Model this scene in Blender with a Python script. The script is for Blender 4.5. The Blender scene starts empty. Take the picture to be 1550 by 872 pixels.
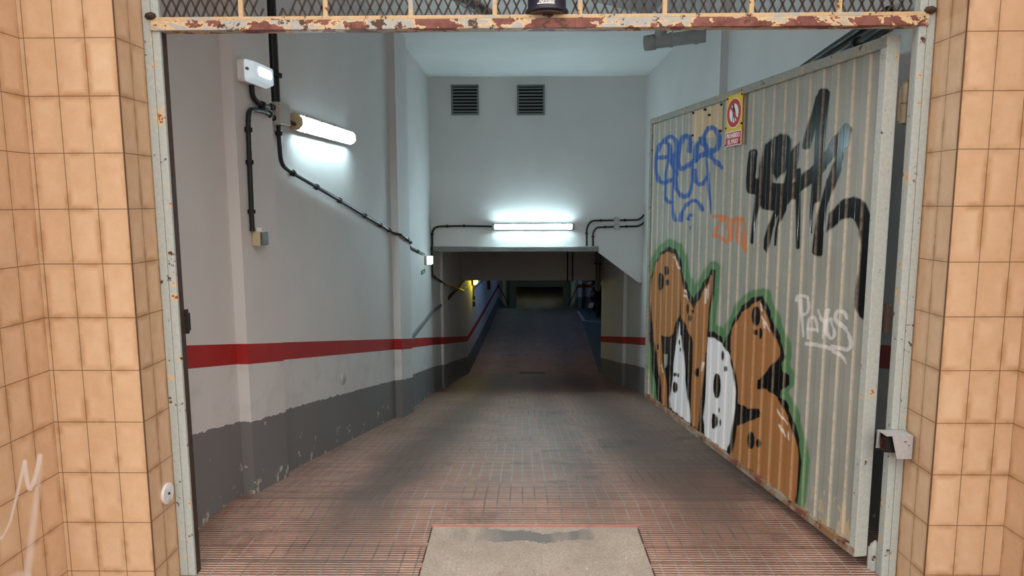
import bpy, math, random
import numpy as np
from mathutils import Vector, Matrix
random.seed(7)
SC = bpy.context.scene
COL = SC.collection
# ------------------------------------------------------------------ camera
F = 1023.0; CAMH = 1.565
PT, YW, RO = math.radians(7.188), math.radians(.874), math.radians(-.193)
FW = np.array([-math.sin(YW)*math.cos(PT), math.cos(YW)*math.cos(PT), -math.sin(PT)])
R0 = np.array([math.cos(YW), math.sin(YW), 0]); U0 = np.cross(R0, FW)
RT = R0*math.cos(RO)+U0*math.sin(RO); UP = U0*math.cos(RO)-R0*math.sin(RO)
CAM = np.array([0, 0, CAMH])
cd = bpy.data.cameras.new('camera'); co = bpy.data.objects.new('camera', cd); COL.objects.link(co)
m = Matrix(((RT[0], UP[0], -FW[0], 0), (RT[1], UP[1], -FW[1], 0), (RT[2], UP[2], -FW[2], CAMH), (0, 0, 0, 1)))
co.matrix_world = m
cd.sensor_width = 36; cd.lens = F/1550*36; cd.clip_start = .05; cd.clip_end = 200
SC.camera = co

def ray(x, y): return FW+RT*(x-775)/F-UP*(y-436)/F
def pxpl(x, y, n, p0):
    d = ray(x, y); n = np.array(n, float); return CAM+d*(np.dot(n, np.array(p0)-CAM)/np.dot(n, d))
def atY(x, y, Y): return pxpl(x, y, (0, 1, 0), (0, Y, 0))
def atX(x, y, X): return pxpl(x, y, (1, 0, 0), (X, 0, 0))
def atZ(x, y, Z): return pxpl(x, y, (0, 0, 1), (0, 0, Z))

# ------------------------------------------------------------------ mesh builder
class MB:
    def __init__(s): s.v = []; s.f = []; s.mi = []; s.uv = []; s.cur = 0
    def add(s, vs, fs, uvs=None):
        b = len(s.v); s.v += [tuple(map(float, p)) for p in vs]
        for k, f in enumerate(fs):
            s.f.append([b+i for i in f]); s.mi.append(s.cur)
            s.uv.append([uvs[i] for i in f] if uvs else None)
        return s
    def box(s, a, b):
        x0, y0, z0 = a; x1, y1, z1 = b
        return s.add([(x0, y0, z0), (x1, y0, z0), (x1, y1, z0), (x0, y1, z0), (x0, y0, z1), (x1, y0, z1), (x1, y1, z1), (x0, y1, z1)],
                     [(0, 3, 2, 1), (4, 5, 6, 7), (0, 1, 5, 4), (1, 2, 6, 5), (2, 3, 7, 6), (3, 0, 4, 7)])
    def fbox(s, fr, a, b):
        """box in a frame fr=(origin, ux, uy, uz)"""
        o, ux, uy, uz = [np.array(q, float) for q in fr]
        t = MB(); t.box(a, b)
        return s.add([o+ux*p[0]+uy*p[1]+uz*p[2] for p in t.v], t.f)
    def prism(s, pts, fr, d0, d1):
        """2-D outline (ux,uy) extruded along uz from d0 to d1"""
        o, ux, uy, uz = [np.array(q, float) for q in fr]
        n = len(pts)
        v = [o+ux*p[0]+uy*p[1]+uz*d0 for p in pts]+[o+ux*p[0]+uy*p[1]+uz*d1 for p in pts]
        fs = [list(range(n))[::-1], list(range(n, 2*n))]+[(i, (i+1) % n, n+(i+1) % n, n+i) for i in range(n)]
        return s.add(v, fs)
    def tube(s, pts, r, n=10, cap=True):
        pts = [np.array(p, float) for p in pts]
        rs = r if isinstance(r, (list, tuple)) else [r]*len(pts)
        rings = []; prev = None
        for i, p in enumerate(pts):
            a = pts[max(i-1, 0)]; b = pts[min(i+1, len(pts)-1)]
            t = b-a; t = t/np.linalg.norm(t)
            if prev is None:
                h = np.array([0, 0, 1.]) if abs(t[2]) < .9 else np.array([1., 0, 0])
                u = np.cross(t, h)
            else: u = prev-t*np.dot(prev, t)
            u = u/np.linalg.norm(u); w = np.cross(t, u); prev = u
            rings.append([p+(u*math.cos(q)+w*math.sin(q))*rs[i] for q in [2*math.pi*k/n for k in range(n)]])
        v = [q for g in rings for q in g]; fs = []
        for i in range(len(pts)-1):
            for k in range(n): fs.append((i*n+k, i*n+(k+1) % n, (i+1)*n+(k+1) % n, (i+1)*n+k))
        if cap: fs.append(list(range(n))[::-1]); fs.append([(len(pts)-1)*n+k for k in range(n)])
        return s.add(v, fs)
    def lathe(s, prof, o, ax=(0, 0, 1), n=28, sc=(1, 1)):
        o = np.array(o, float); ax = np.array(ax, float); ax /= np.linalg.norm(ax)
        h = np.array([0, 0, 1.]) if abs(ax[2]) < .9 else np.array([1., 0, 0])
        u = np.cross(h, ax); u /= np.linalg.norm(u); w = np.cross(ax, u)
        v = []; fs = []
        for r, z in prof:
            for k in range(n):
                q = 2*math.pi*k/n; v.append(o+ax*z+(u*math.cos(q)*sc[0]+w*math.sin(q)*sc[1])*max(r, 1e-5))
        for i in range(len(prof)-1):
            for k in range(n): fs.append((i*n+k, i*n+(k+1) % n, (i+1)*n+(k+1) % n, (i+1)*n+k))
        fs.append(list(range(n))[::-1]); fs.append([(len(prof)-1)*n+k for k in range(n)])
        return s.add(v, fs)
    def build(s, name, mats, parent=None, loc=None, smooth=False, bevel=0, seg=2, fix=True):
        me = bpy.data.meshes.new(name)
        o = bpy.data.objects.new(name, me); COL.objects.link(o)
        org = np.zeros(3)
        if parent is not None:
            o.parent = parent
            q = parent
            while q is not None: org = org+np.array(q.location); q = q.parent
        elif loc is not None:
            o.location = loc; org = np.array(loc, float)
        me.from_pydata([tuple(np.array(p)-org) for p in s.v], [], s.f)
        for mm in (mats if isinstance(mats, (list, tuple)) else [mats]): me.materials.append(mm)
        me.polygons.foreach_set('material_index', s.mi)
        if any(u is not None for u in s.uv):
            ul = me.uv_layers.new(name='UVMap'); k = 0; dat = []
            for u, f in zip(s.uv, s.f):
                for i in range(len(f)): dat += list(u[i]) if u is not None else [0, 5]
            ul.data.foreach_set('uv', dat)
        if smooth: me.polygons.foreach_set('use_smooth', [True]*len(s.f))
        if fix:
            import bmesh
            bm = bmesh.new(); bm.from_mesh(me); bmesh.ops.recalc_face_normals(bm, faces=bm.faces); bm.to_mesh(me); bm.free()
        if bevel:
            b = o.modifiers.new('bevel', 'BEVEL'); b.width = bevel; b.segments = seg; b.limit_method = 'ANGLE'; b.angle_limit = .6
            b.harden_normals = False
        if smooth:
            try: me.set_sharp_from_angle(angle=math.radians(40))
            except Exception: pass
        me.update()
        return o

def tag(o, label, cat, group=None):
    o['label'] = label; o['category'] = cat
    if group: o['group'] = group
    return o
def thing(name, loc, label, cat, group=None):
    o = bpy.data.objects.new(name, None); COL.objects.link(o); o.location = tuple(map(float, loc)); o.empty_display_size = .1
    return tag(o, label, cat, group)
def struct(o, label=None, cat=None):
    o['kind'] = 'structure'
    if label: o['label'] = label
    if cat: o['category'] = cat
    return o

# ------------------------------------------------------------------ material helpers
class NT:
    def __init__(s, name):
        s.m = bpy.data.materials.new(name); s.m.use_nodes = True
        s.t = s.m.node_tree; s.b = s.t.nodes['Principled BSDF']; s.b.inputs['Specular IOR Level'].default_value = .35
    def n(s, ty, **kw):
        nd = s.t.nodes.new(ty)
        for k, v in kw.items(): setattr(nd, k, v)
        return nd
    def L(s, a, b): s.t.links.new(a, b)
    def put(s, sock, v):
        if hasattr(v, 'links'): s.L(v, sock)
        elif v is not None:
            if hasattr(sock.default_value, '__len__') and not hasattr(v, '__len__'): v = (v, v, v, 1)[:len(sock.default_value)]
            if hasattr(v, '__len__') and len(v) == 3 and len(sock.default_value) == 4: v = tuple(v)+(1,)
            sock.default_value = v
    def math(s, op, a, b=None, c=None, clamp=False):
        nd = s.n('ShaderNodeMath', operation=op); nd.use_clamp = clamp
        s.put(nd.inputs[0], a); s.put(nd.inputs[1], b)
        if c is not None: s.put(nd.inputs[2], c)
        return nd.outputs[0]
    def mix(s, fac, a, b, blend='MIX'):
        nd = s.n('ShaderNodeMix', data_type='RGBA', blend_type=blend)
        s.put(nd.inputs[0], fac); s.put(nd.inputs[6], a); s.put(nd.inputs[7], b); return nd.outputs[2]
    def ramp(s, fac, stops):
        nd = s.n('ShaderNodeValToRGB'); e = nd.color_ramp.elements
        while len(e) < len(stops): e.new(.5)
        for q, (p, c) in zip(e, stops):
            q.position = p; q.color = (c, c, c, 1) if not hasattr(c, '__len__') else (*c[:3], 1)
        s.L(fac, nd.inputs[0]); return nd.outputs[0]
    def coord(s, kind='Object', scale=(1, 1, 1), loc=(0, 0, 0)):
        tc = s.n('ShaderNodeTexCoord'); mp = s.n('ShaderNodeMapping')
        mp.inputs['Scale'].default_value = scale; mp.inputs['Location'].default_value = loc
        s.L(tc.outputs[kind], mp.inputs[0]); return mp.outputs[0]
    def noise(s, vec, scale, detail=4, rough=.55, dist=0):
        nd = s.n('ShaderNodeTexNoise'); nd.inputs['Scale'].default_value = scale; nd.inputs['Detail'].default_value = detail
        nd.inputs['Roughness'].default_value = rough; nd.inputs['Distortion'].default_value = dist
        if vec is not None: s.L(vec, nd.inputs['Vector'])
        return nd.outputs['Fac']
    def bump(s, h, strength, dist=.01):
        nd = s.n('ShaderNodeBump'); nd.inputs['Strength'].default_value = strength; nd.inputs['Distance'].default_value = dist
        s.L(h, nd.inputs['Height']); s.L(nd.outputs[0], s.b.inputs['Normal'])
    def set(s, col=None, rough=None, metal=None):
        if col is not None: s.put(s.b.inputs['Base Color'], col)
        if rough is not None: s.put(s.b.inputs['Roughness'], rough)
        if metal is not None: s.put(s.b.inputs['Metallic'], metal)
        return s.m

def plain(name, col, rough=.5, metal=0, var=.12, scale=20, bump=0):
    t = NT(name); v = t.coord()
    nz = t.noise(v, scale, 5)
    c = t.mix(nz, tuple(x*(1-var) for x in col), tuple(min(1, x*(1+var)) for x in col))
    if bump: t.bump(nz, bump, .004)
    return t.set(c, rough, metal)
def emit(name, col, strength, base=(.8, .8, .8)):
    t = NT(name); t.set(base, .4)
    t.put(t.b.inputs['Emission Color'], col); t.b.inputs['Emission Strength'].default_value = strength
    return t.m

def wall_paint(name, base, band=True, mott=.05):
    t = NT(name); v = t.coord()
    big = t.noise(v, 1.3, 4); fine = t.noise(v, 55, 3); mid = t.noise(v, 7, 5)
    c = t.mix(t.ramp(big, [(.3, 0), (.7, 1)]), tuple(x*(1-mott) for x in base), tuple(x*(1+mott) for x in base))
    if band:
        uv = t.n('ShaderNodeUVMap'); sp = t.n('ShaderNodeSeparateXYZ'); t.L(uv.outputs[0], sp.inputs[0]); h = sp.outputs[1]
        # scuffs below the band
        sc = t.math('MULTIPLY', t.ramp(mid, [(.5, 0), (.75, .5)]), t.math('LESS_THAN', h, -.1))
        c = t.mix(sc, c, tuple(x*.72 for x in base))
        inb = t.math('MULTIPLY', t.math('LESS_THAN', h, 0), t.math('GREATER_THAN', h, -.112))
        red = t.mix(mid, (.30, .013, .012), (.38, .022, .018))
        c = t.mix(inb, c, red)
        edge = t.math('ADD', -.432, t.math('MULTIPLY', t.math('SUBTRACT', t.noise(v, 14, 6, .7), .5), .05))
        k = t.math('LESS_THAN', h, edge)
        c = t.mix(k, c, t.mix(big, (.15, .143, .143), (.19, .183, .185)))
        # flaked plaster near the ground
        pe = t.noise(v, 11, 7, .68)
        low = t.ramp(t.math('ADD', h, 1.0), [(.12, 1), (.45, 0)])
        fl = t.math('GREATER_THAN', t.math('ADD', pe, t.math('MULTIPLY', low, .13)), .70)
        c = t.mix(t.math('MULTIPLY', fl, t.math('LESS_THAN', h, -.3)), c, (.46, .43, .38))
    t.bump(t.math('ADD', t.math('MULTIPLY', mid, .6), t.math('MULTIPLY', fine, .25)), .35, .012)
    return t.set(c, .75)

def tile_mat(name='beige_wall_tiles'):
    t = NT(name)
    uv = t.n('ShaderNodeUVMap')
    def brick(mort, smooth):
        b = t.n('ShaderNodeTexBrick'); b.offset = 0; b.squash = 1; b.offset_frequency = 2
        for k, v in (('Scale', 1), ('Mortar Size', mort), ('Mortar Smooth', smooth), ('Bias', 0), ('Brick Width', .1105), ('Row Height', .203)): b.inputs[k].default_value = v
        b.inputs['Color1'].default_value = (0, 0, 0, 1); b.inputs['Color2'].default_value = (1, 1, 1, 1); b.inputs['Mortar'].default_value = (.5, .5, .5, 1)
        t.L(uv.outputs[0], b.inputs['Vector']); return b
    b1 = brick(.0016, .2); b2 = brick(.03, 1)
    v = t.coord()
    n1 = t.noise(v, 9, 5, .6); n2 = t.noise(v, 60, 4)
    c = t.mix(t.ramp(n1, [(.3, 0), (.7, 1)]), (.60, .39, .235), (.72, .52, .35))
    c = t.mix(t.math('MULTIPLY', t.math('MULTIPLY', b2.outputs['Fac'], t.ramp(n1, [(.42, .12), (.6, 1)])), .95), c, (.44, .245, .115))
    c = t.mix(t.math('MULTIPLY', n2, .22), c, (.45, .26, .13))
    var = t.n('ShaderNodeSeparateColor'); t.L(b1.outputs['Color'], var.inputs[0])
    c = t.mix(t.math('MULTIPLY', var.outputs[0], .14), c, (.74, .52, .33))
    ch = t.math('GREATER_THAN', t.noise(v, 6, 9, .75), .722)
    c = t.mix(ch, c, (.25, .17, .1))
    c = t.mix(b1.outputs['Fac'], c, (.2, .12, .07))
    # sprayed white mark, stored on the wall that carries it
    at = t.n('ShaderNodeAttribute', attribute_name='paint')
    c = t.mix(at.outputs['Alpha'], c, at.outputs['Color'])
    t.bump(t.math('SUBTRACT', 1, b1.outputs['Fac']), .6, .004)
    return t.set(c, t.math('ADD', .42, t.math('MULTIPLY', n2, .15)))

def rusty(name, paint=(.44, .49, .47), under=(.66, .47, .26), amount=.5, primer=.5, xs=1.0, scale=9):
    """old grey-green paint over cream paint, red primer and rust"""
    t = NT(name); v = t.coord(scale=(xs, 1, 1)); v1 = t.coord()
    a = t.noise(v, scale, 7, .62, .4); b = t.noise(v1, scale*2.3, 6, .65); d = t.noise(v1, 70, 4)
    c = t.mix(t.ramp(d, [(.3, 0), (.7, 1)]), tuple(x*.88 for x in paint), tuple(x*1.06 for x in paint))
    th = .74-.3*amount
    m1 = t.math('GREATER_THAN', t.math('ADD', a, t.math('MULTIPLY', t.math('SUBTRACT', b, .5), .25)), th)
    c = t.mix(m1, c, under)
    prc = t.mix(t.ramp(b, [(.35, 0), (.6, 1)]), (.125, .033, .026), (.23, .085, .068))
    m2 = t.math('GREATER_THAN', t.math('ADD', a, t.math('MULTIPLY', t.math('SUBTRACT', b, .5), .3)), th+.03+.12*(1-primer))
    c = t.mix(m2, c, prc)
    m3 = t.math('GREATER_THAN', t.noise(v1, scale*1.7, 8, .7), .66-.08*amount)
    c = t.mix(m3, c, t.mix(d, (.05, .022, .014), (.13, .055, .03)))
    t.bump(t.math('ADD', t.math('MULTIPLY', m1, -.5), t.math('MULTIPLY', d, .3)), .4, .003)
    return t.set(c, .55)

def floor_tiles(name='ribbed_ramp_tiles'):
    t = NT(name)
    tc = t.n('ShaderNodeTexCoord'); sp = t.n('ShaderNodeSeparateXYZ'); t.L(tc.outputs['Object'], sp.inputs[0])
    X, Y = sp.outputs[0], sp.outputs[1]; v = tc.outputs['Object']
    def line(c, pitch, w):
        fr = t.math('FRACT', t.math('DIVIDE', c, pitch)); d = t.math('ABSOLUTE', t.math('SUBTRACT', fr, .5))
        return t.math('GREATER_THAN', d, .5-w/pitch/2)
    jx = line(X, .0665, .0085)
    jy = line(Y, .133, .011)
    rib = t.math('SINE', t.math('MULTIPLY', Y, 2*math.pi/.0195))
    big = t.noise(v, 1.1, 5, .6); mid = t.noise(v, 6, 6, .65); fine = t.noise(v, 45, 4)
    cell = t.n('ShaderNodeTexWhiteNoise', noise_dimensions='2D')
    cb = t.n('ShaderNodeCombineXYZ')
    t.L(t.math('FLOOR', t.math('DIVIDE', X, .1995)), cb.inputs[0]); t.L(t.math('FLOOR', t.math('DIVIDE', Y, .2)), cb.inputs[1])
    t.L(cb.outputs[0], cell.inputs['Vector'])
    c = t.mix(t.ramp(mid, [(.36, 0), (.64, 1)]), (.26, .092, .054), (.52, .26, .18))
    c = t.mix(t.math('MULTIPLY', cell.outputs['Value'], .3), c, (.44, .28, .22))
    # paler rib tops, darker furrows
    c = t.mix(t.ramp(rib, [(.0, .7), (.5, 0)]), c, (.11, .062, .05))
    c = t.mix(t.math('MULTIPLY', t.ramp(rib, [(.45, 0), (1, .9)]), t.math('MULTIPLY', t.ramp(fine, [(.3, .2), (.7, 1)]), t.math('ADD', .8, t.math('MULTIPLY', t.math('LESS_THAN', Y, 2.86), .6)))), c, (.66, .55, .47))
    c = t.mix(t.math('MULTIPLY', jx, .68), c, t.mix(t.ramp(t.noise(v, 1.6, 5, .65), [(.38, 0), (.54, 1)]), (.075, .055, .047), (.34, .3, .265)))
    c = t.mix(t.math('MULTIPLY', jy, .55), c, (.07, .045, .036))
    # tyre soot; the band under the gate leaf also paints in its shadow
    def soot_shade_band(x0, k, w, s):
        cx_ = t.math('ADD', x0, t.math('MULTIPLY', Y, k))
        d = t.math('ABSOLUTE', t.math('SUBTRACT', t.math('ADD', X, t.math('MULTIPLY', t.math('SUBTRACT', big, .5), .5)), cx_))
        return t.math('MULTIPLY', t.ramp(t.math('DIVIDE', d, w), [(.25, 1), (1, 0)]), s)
    tr = t.math('MAXIMUM', soot_shade_band(-1.0, .05, .33, .82), t.math('MAXIMUM', soot_shade_band(.95, .0, .42, .72), soot_shade_band(.40, -.01, .2, .4)))
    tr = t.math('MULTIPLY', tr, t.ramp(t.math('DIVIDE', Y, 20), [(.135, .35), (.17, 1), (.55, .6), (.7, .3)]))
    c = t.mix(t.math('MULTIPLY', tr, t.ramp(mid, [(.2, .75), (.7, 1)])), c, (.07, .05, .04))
    oil = t.ramp(t.noise(v, 2.1, 7, .7), [(.56, 0), (.7, .7)])
    c = t.mix(oil, c, (.075, .048, .036))
    spk = t.math('GREATER_THAN', t.noise(v, 38, 3, .5), .74)
    c = t.mix(spk, c, (.34, .29, .25))
    h = t.math('SUBTRACT', t.math('MULTIPLY', rib, .5), t.math('MULTIPLY', jx, .7))
    t.bump(h, .55, .004)
    return t.set(c, t.math('ADD', .42, t.math('MULTIPLY', mid, .3)))

def concrete(name, a, b, patch=False):
    t = NT(name); v = t.coord()
    n1 = t.noise(v, 5, 8, .7); n2 = t.noise(v, 90, 4, .7); n3 = t.noise(v, 24, 8, .75)
    c = t.mix(t.ramp(n1, [(.3, 0), (.7, 1)]), a, b)
    c = t.mix(t.ramp(n2, [(.35, .55), (.65, 0)]), c, tuple(x*.5 for x in a))
    c = t.mix(t.math('GREATER_THAN', n3, .66), c, tuple(min(1, x*1.35) for x in b))
    c = t.mix(t.ramp(t.noise(v, 14, 8, .8), [(.6, 0), (.68, .7)]), c, (.3, .17, .1))
    if patch:
        sp = t.n('ShaderNodeSeparateXYZ'); t.L(v, sp.inputs[0])
        yy = t.math('ADD', sp.outputs[1], t.math('MULTIPLY', t.math('SUBTRACT', t.noise(v, 5, 5, .6), .5), .35))
        d = t.math('ABSOLUTE', t.math('SUBTRACT', yy, 3.0))
        xm = t.ramp(t.math('ADD', t.math('MULTIPLY', t.noise(t.coord(scale=(1, .2, 1)), 2.6, 3), 1), 0), [(.42, 0), (.5, 1)])
        c = t.mix(t.math('MULTIPLY', t.math('LESS_THAN', d, .055), xm), c, t.mix(n2, (.13, .125, .12), (.2, .19, .18)))
    t.bump(t.math('ADD', t.math('MULTIPLY', n2, .5), n3), .5, .006)
    return t.set(c, .8)

M = {}
M['wall'] = wall_paint('painted_plaster_with_red_band', (.60, .585, .58))
M['plaster'] = wall_paint('white_painted_plaster', (.73, .72, .71), band=False)
M['ceil'] = wall_paint('ceiling_paint', (.72, .73, .73), band=False)
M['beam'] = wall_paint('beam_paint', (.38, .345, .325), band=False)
M['tile'] = tile_mat()
M['jamb'] = rusty('grey_green_flaking_paint', amount=.4, primer=.8, scale=13)
M['beamrust'] = rusty('red_primer_and_flaking_paint', paint=(.42, .42, .39), amount=.87, primer=1.0, xs=.45, scale=9)
M['cream'] = rusty('cream_paint_with_rust', paint=(.58, .41, .23), under=(.4, .39, .35), amount=.62, primer=.2, xs=.5, scale=12)
M['darkrust'] = plain('dark_rust', (.055, .032, .024), .7, 0, .5, 40, .5)
M['mesh'] = plain('rusty_mesh_metal', (.045, .028, .022), .6, 0, .5, 60)
M['rail'] = rusty('gate_rail_paint', paint=(.25, .255, .225), under=(.36, .28, .2), amount=.55, primer=.5, scale=15)
M['botrail'] = rusty('gate_bottom_rail_rust', paint=(.33, .28, .22), under=(.27, .16, .09), amount=.9, primer=.5, scale=8)
M['stile'] = rusty('gate_stile_paint', paint=(.44, .47, .44), under=(.6, .45, .28), amount=.36, primer=.7, scale=12)
M['hinge'] = plain('worn_hinge_metal', (.2, .165, .115), .5, .3, .3, 50)
M['black'] = plain('black_plastic', (.012, .012, .013), .4)
M['blackcap'] = plain('black_rubber', (.008, .008, .009), .6)
M['whiteplastic'] = plain('white_plastic', (.72, .73, .74), .35, var=.05)
M['greyplastic'] = plain('grey_plastic', (.45, .45, .42), .45, var=.06)
M['ivory'] = plain('yellowed_plastic', (.5, .42, .26), .5)
M['pvc'] = plain('grey_pvc_pipe', (.3, .3, .29), .5, var=.2, scale=9)
M['steel'] = rusty('dull_galvanised_steel', paint=(.4, .4, .41), under=(.5, .49, .48), amount=.1, primer=.2, scale=22)
M['ventframe'] = plain('grey_vent_metal', (.18, .2, .2), .5)
M['void'] = plain('dark_void', (.006, .006, .007), .9)
M['navy'] = plain('dark_navy_plastic', (.016, .017, .032), .38)
M['white'] = plain('white_paint', (.8, .8, .8), .5, var=.03)
M['amber'] = plain('amber_dome_plastic', (.75, .25, .02), .2)
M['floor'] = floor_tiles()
M['slab'] = concrete('rough_concrete', (.33, .27, .22), (.5, .42, .36), True)
M['bayfloor'] = concrete('grey_garage_floor', (.11, .12, .13), (.15, .16, .17))
M['lip'] = concrete('weathered_shaded_lip', (.2, .2, .185), (.3, .3, .28))  # weathered grey, darkened further for the unlit front of the lip
M['kerbtile'] = plain('orange_tile_edge', (.46, .18, .135), .6, var=.4, scale=30)
M['lens'] = emit('lit_lamp_diffuser', (.66, .93, 1.0), 85)
M['lensup'] = emit('dim_lamp_diffuser_top', (.66, .93, 1.0), 5)
M['lens2'] = emit('lit_lamp_diffuser_header', (.66, .93, 1.0), 150)
M['lensedge'] = emit('lit_lamp_diffuser_edge', (.66, .93, 1.0), 26)
M['bulk'] = emit('milky_bulkhead_cover', (.72, .9, 1), .38, (.6, .65, .68))
M['bulkbright'] = emit('lit_bulkhead_tube', (.85, .97, 1), 4)
M['emerg'] = emit('lit_emergency_light', (.8, 1, .82), 3.0)
M['yellow'] = emit('lit_yellow_lamp', (1, .82, .02), 60)
M['bluetube'] = emit('lit_blue_white_tube', (.26, .52, 1), 19)
M['greentube'] = emit('lit_greenish_tube', (.6, 1, .88), 26)
M['green'] = plain('green_sign', (.02, .2, .09), .4)
M['trunk'] = plain('grey_trunking', (.2, .22, .22), .5)
M['red'] = plain('red_sign_paint', (.5, .02, .025), .4, var=.05)
M['signyellow'] = plain('yellow_sign_paint', (.72, .5, .03), .4, var=.08)
M['redlens'] = plain('red_lens', (.035, .004, .004), .15)
M['gloss'] = plain('glossy_black_paint', (.006, .006, .008), .12)
M['rubber'] = plain('tyre_rubber', (.012, .012, .012), .8)
M['plate'] = plain('white_number_plate', (.7, .7, .7), .5)
M['line'] = plain('white_floor_paint', (.45, .47, .47), .7, var=.3)
M['downpipe'] = plain('dark_grey_downpipe', (.09, .085, .085), .5)

# ------------------------------------------------------------------ ground profile and walls
FP = [(-7, 0), (3.4, 0), (13.8, -1.976), (22.6, -1.976), (40.2, -5.3), (75, -5.3)]
def fz(y):
    for (a, b), (c, d) in zip(FP, FP[1:]):
        if y <= c: return b+(d-b)*(y-a)/(c-a)
    return FP[-1][1]
BP = [(2.0, 1.12), (3.08, .908), (13.6, -1.143), (22.6, -1.143), (40.2, -4.5), (75, -4.5)]
def bz(y):
    for (a, b), (c, d) in zip(BP, BP[1:]):
        if y <= c: return b+(d-b)*(y-a)/(c-a)
    return BP[-1][1]
def split(poly):
    out = [poly[0]]
    for a, b in zip(poly, poly[1:]):
        ys = sorted([y for y, _ in FP+BP if min(a[1], b[1])+1e-4 < y < max(a[1], b[1])-1e-4], reverse=b[1] < a[1])
        for y in ys:
            k = (y-a[1])/(b[1]-a[1]); out.append((a[0]+(b[0]-a[0])*k, y))
        out.append(b)
    return out
def wall_strip(mb, poly, top, bot=None):
    poly = split(poly); s = 0
    for a, b in zip(poly, poly[1:]):
        l = math.dist(a, b)
        za, zb = fz(a[1])-.08, fz(b[1])-.08
        if bot is not None: za = zb = bot
        q = [(a[0], a[1], za), (b[0], b[1], zb), (b[0], b[1], top), (a[0], a[1], top)]
        mb.add(q, [(0, 1, 2, 3)], [(s, p[2]-bz(p[1])) for p in q]); s += l
LEFT = [(-1.592, 2.755), (-1.537, 3.54), (-1.476, 3.54), (-1.446, 3.985), (-1.506, 3.985), (-1.312, 6.78), (-1.238, 6.78), (-1.205, 7.25),
        (-1.279, 7.25), (-1.285, 9.5), (-1.235, 10.1), (-1.195, 10.1), (-1.18, 10.6), (-1.222, 10.6), (-1.153, 12.9), (-1.04, 15.6), (-.8, 22.6), (-.78, 40.0)]
RIGHT = [(1.70, 2.755), (1.69, 5.75), (1.625, 5.75), (1.625, 6.22), (1.69, 6.22), (1.695, 10.0), (1.655, 10.62), (1.60, 10.62), (1.58, 11.3), (1.62, 11.3), (1.53, 12.95)]
CEIL = 3.27
w = MB(); wall_strip(w, [p for p in LEFT if p[1] < 9.6], CEIL+.05)
struct(w.build('wall_left', M['wall'], fix=False), 'left garage wall with a red band and grey base', 'wall')
w = MB(); wall_strip(w, [p for p in LEFT if p[1] >= 9.5], 1.2)
struct(w.build('wall_left', M['wall'], fix=False), 'left wall of the dim passage under the header', 'wall')
w = MB(); wall_strip(w, RIGHT, CEIL+.05)
struct(w.build('wall_right', M['wall'], fix=False), 'right garage wall behind the open gate', 'wall')
# end face of the right wall and the parking bay round the corner
w = MB(); wall_strip(w, [(1.53, 12.95), (1.75, 12.98), (6, 12.98), (6, 22.95), (1.99, 22.95), (1.99, 22.4), (1.87, 22.4), (2.75, 40.0)], 1.2)
struct(w.build('wall_right', M['wall'], fix=False), 'walls of the parking bay and lower ramp on the right', 'wall')
# floor
w = MB()
lane = [(-7, -6, 6), (2.755, -6, 6), (2.756, -1.75, 1.85), (3.4, -1.75, 1.85), (12.9, -1.35, 1.75), (13.8, -1.3, 1.60), (22.6, -1.0, 1.88), (22.601, -1.0, 2.0), (40.2, -1, 2.9), (40.21, -9, 9), (75, -9, 9)]
for a, b in zip(lane, lane[1:]):
    w.add([(a[1], a[0], fz(a[0])), (a[2], a[0], fz(a[0])), (b[2], b[0], fz(b[0])), (b[1], b[0], fz(b[0]))], [(0, 1, 2, 3)])
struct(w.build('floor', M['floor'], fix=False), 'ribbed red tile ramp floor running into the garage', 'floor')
w = MB(); z = fz(15)
w.add([(1.60, 13.8, z+.001), (1.55, 12.9, z+.04), (6, 12.9, z+.001), (6, 23, z+.001), (1.88, 23, z+.001), (1.88, 22.6, z+.001)], [(0, 1, 2, 3, 4, 5)])
w.cur = 1
def flat_line(p, q, wd, z):
    p, q = np.array(p), np.array(q); d = (q-p)/np.linalg.norm(q-p); n = np.array([-d[1], d[0]])*wd/2
    w.add([(*(p+n), z), (*(p-n), z), (*(q-n), z), (*(q+n), z)], [(0, 1, 2, 3)])
flat_line((1.83, 22.0), (1.86, 20.1), .09, z+.004); flat_line((1.84, 20.15), (2.9, 19.6), .09, z+.004)
struct(w.build('floor', [M['bayfloor'], M['line']], fix=False), 'dark parking bay floor with white painted lines', 'floor')
# concrete infill at the threshold
w = MB(); w.box((-.435, 2.4, -.05), (.553, 3.10, .012))
o = w.build('floor', M['slab'], bevel=.006); struct(o, 'rough concrete slab set into the threshold', 'floor')
w = MB(); w.box((-.44, 3.10, -.05), (.56, 3.112, .014))
struct(w.build('trim_1', M['kerbtile']), 'orange cut tile edge along the back of the concrete slab', 'trim')
w = MB()
for k in range(4): w.box((-.441, 2.42+.18*k, -.05), (-.435, 2.55+.18*k, .008)); w.box((.553, 2.42+.18*k, -.05), (.559, 2.55+.18*k, .008))
struct(w.build('trim_6', M['darkrust']), 'broken dark tile edges along the sides of the concrete slab', 'trim')
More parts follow.
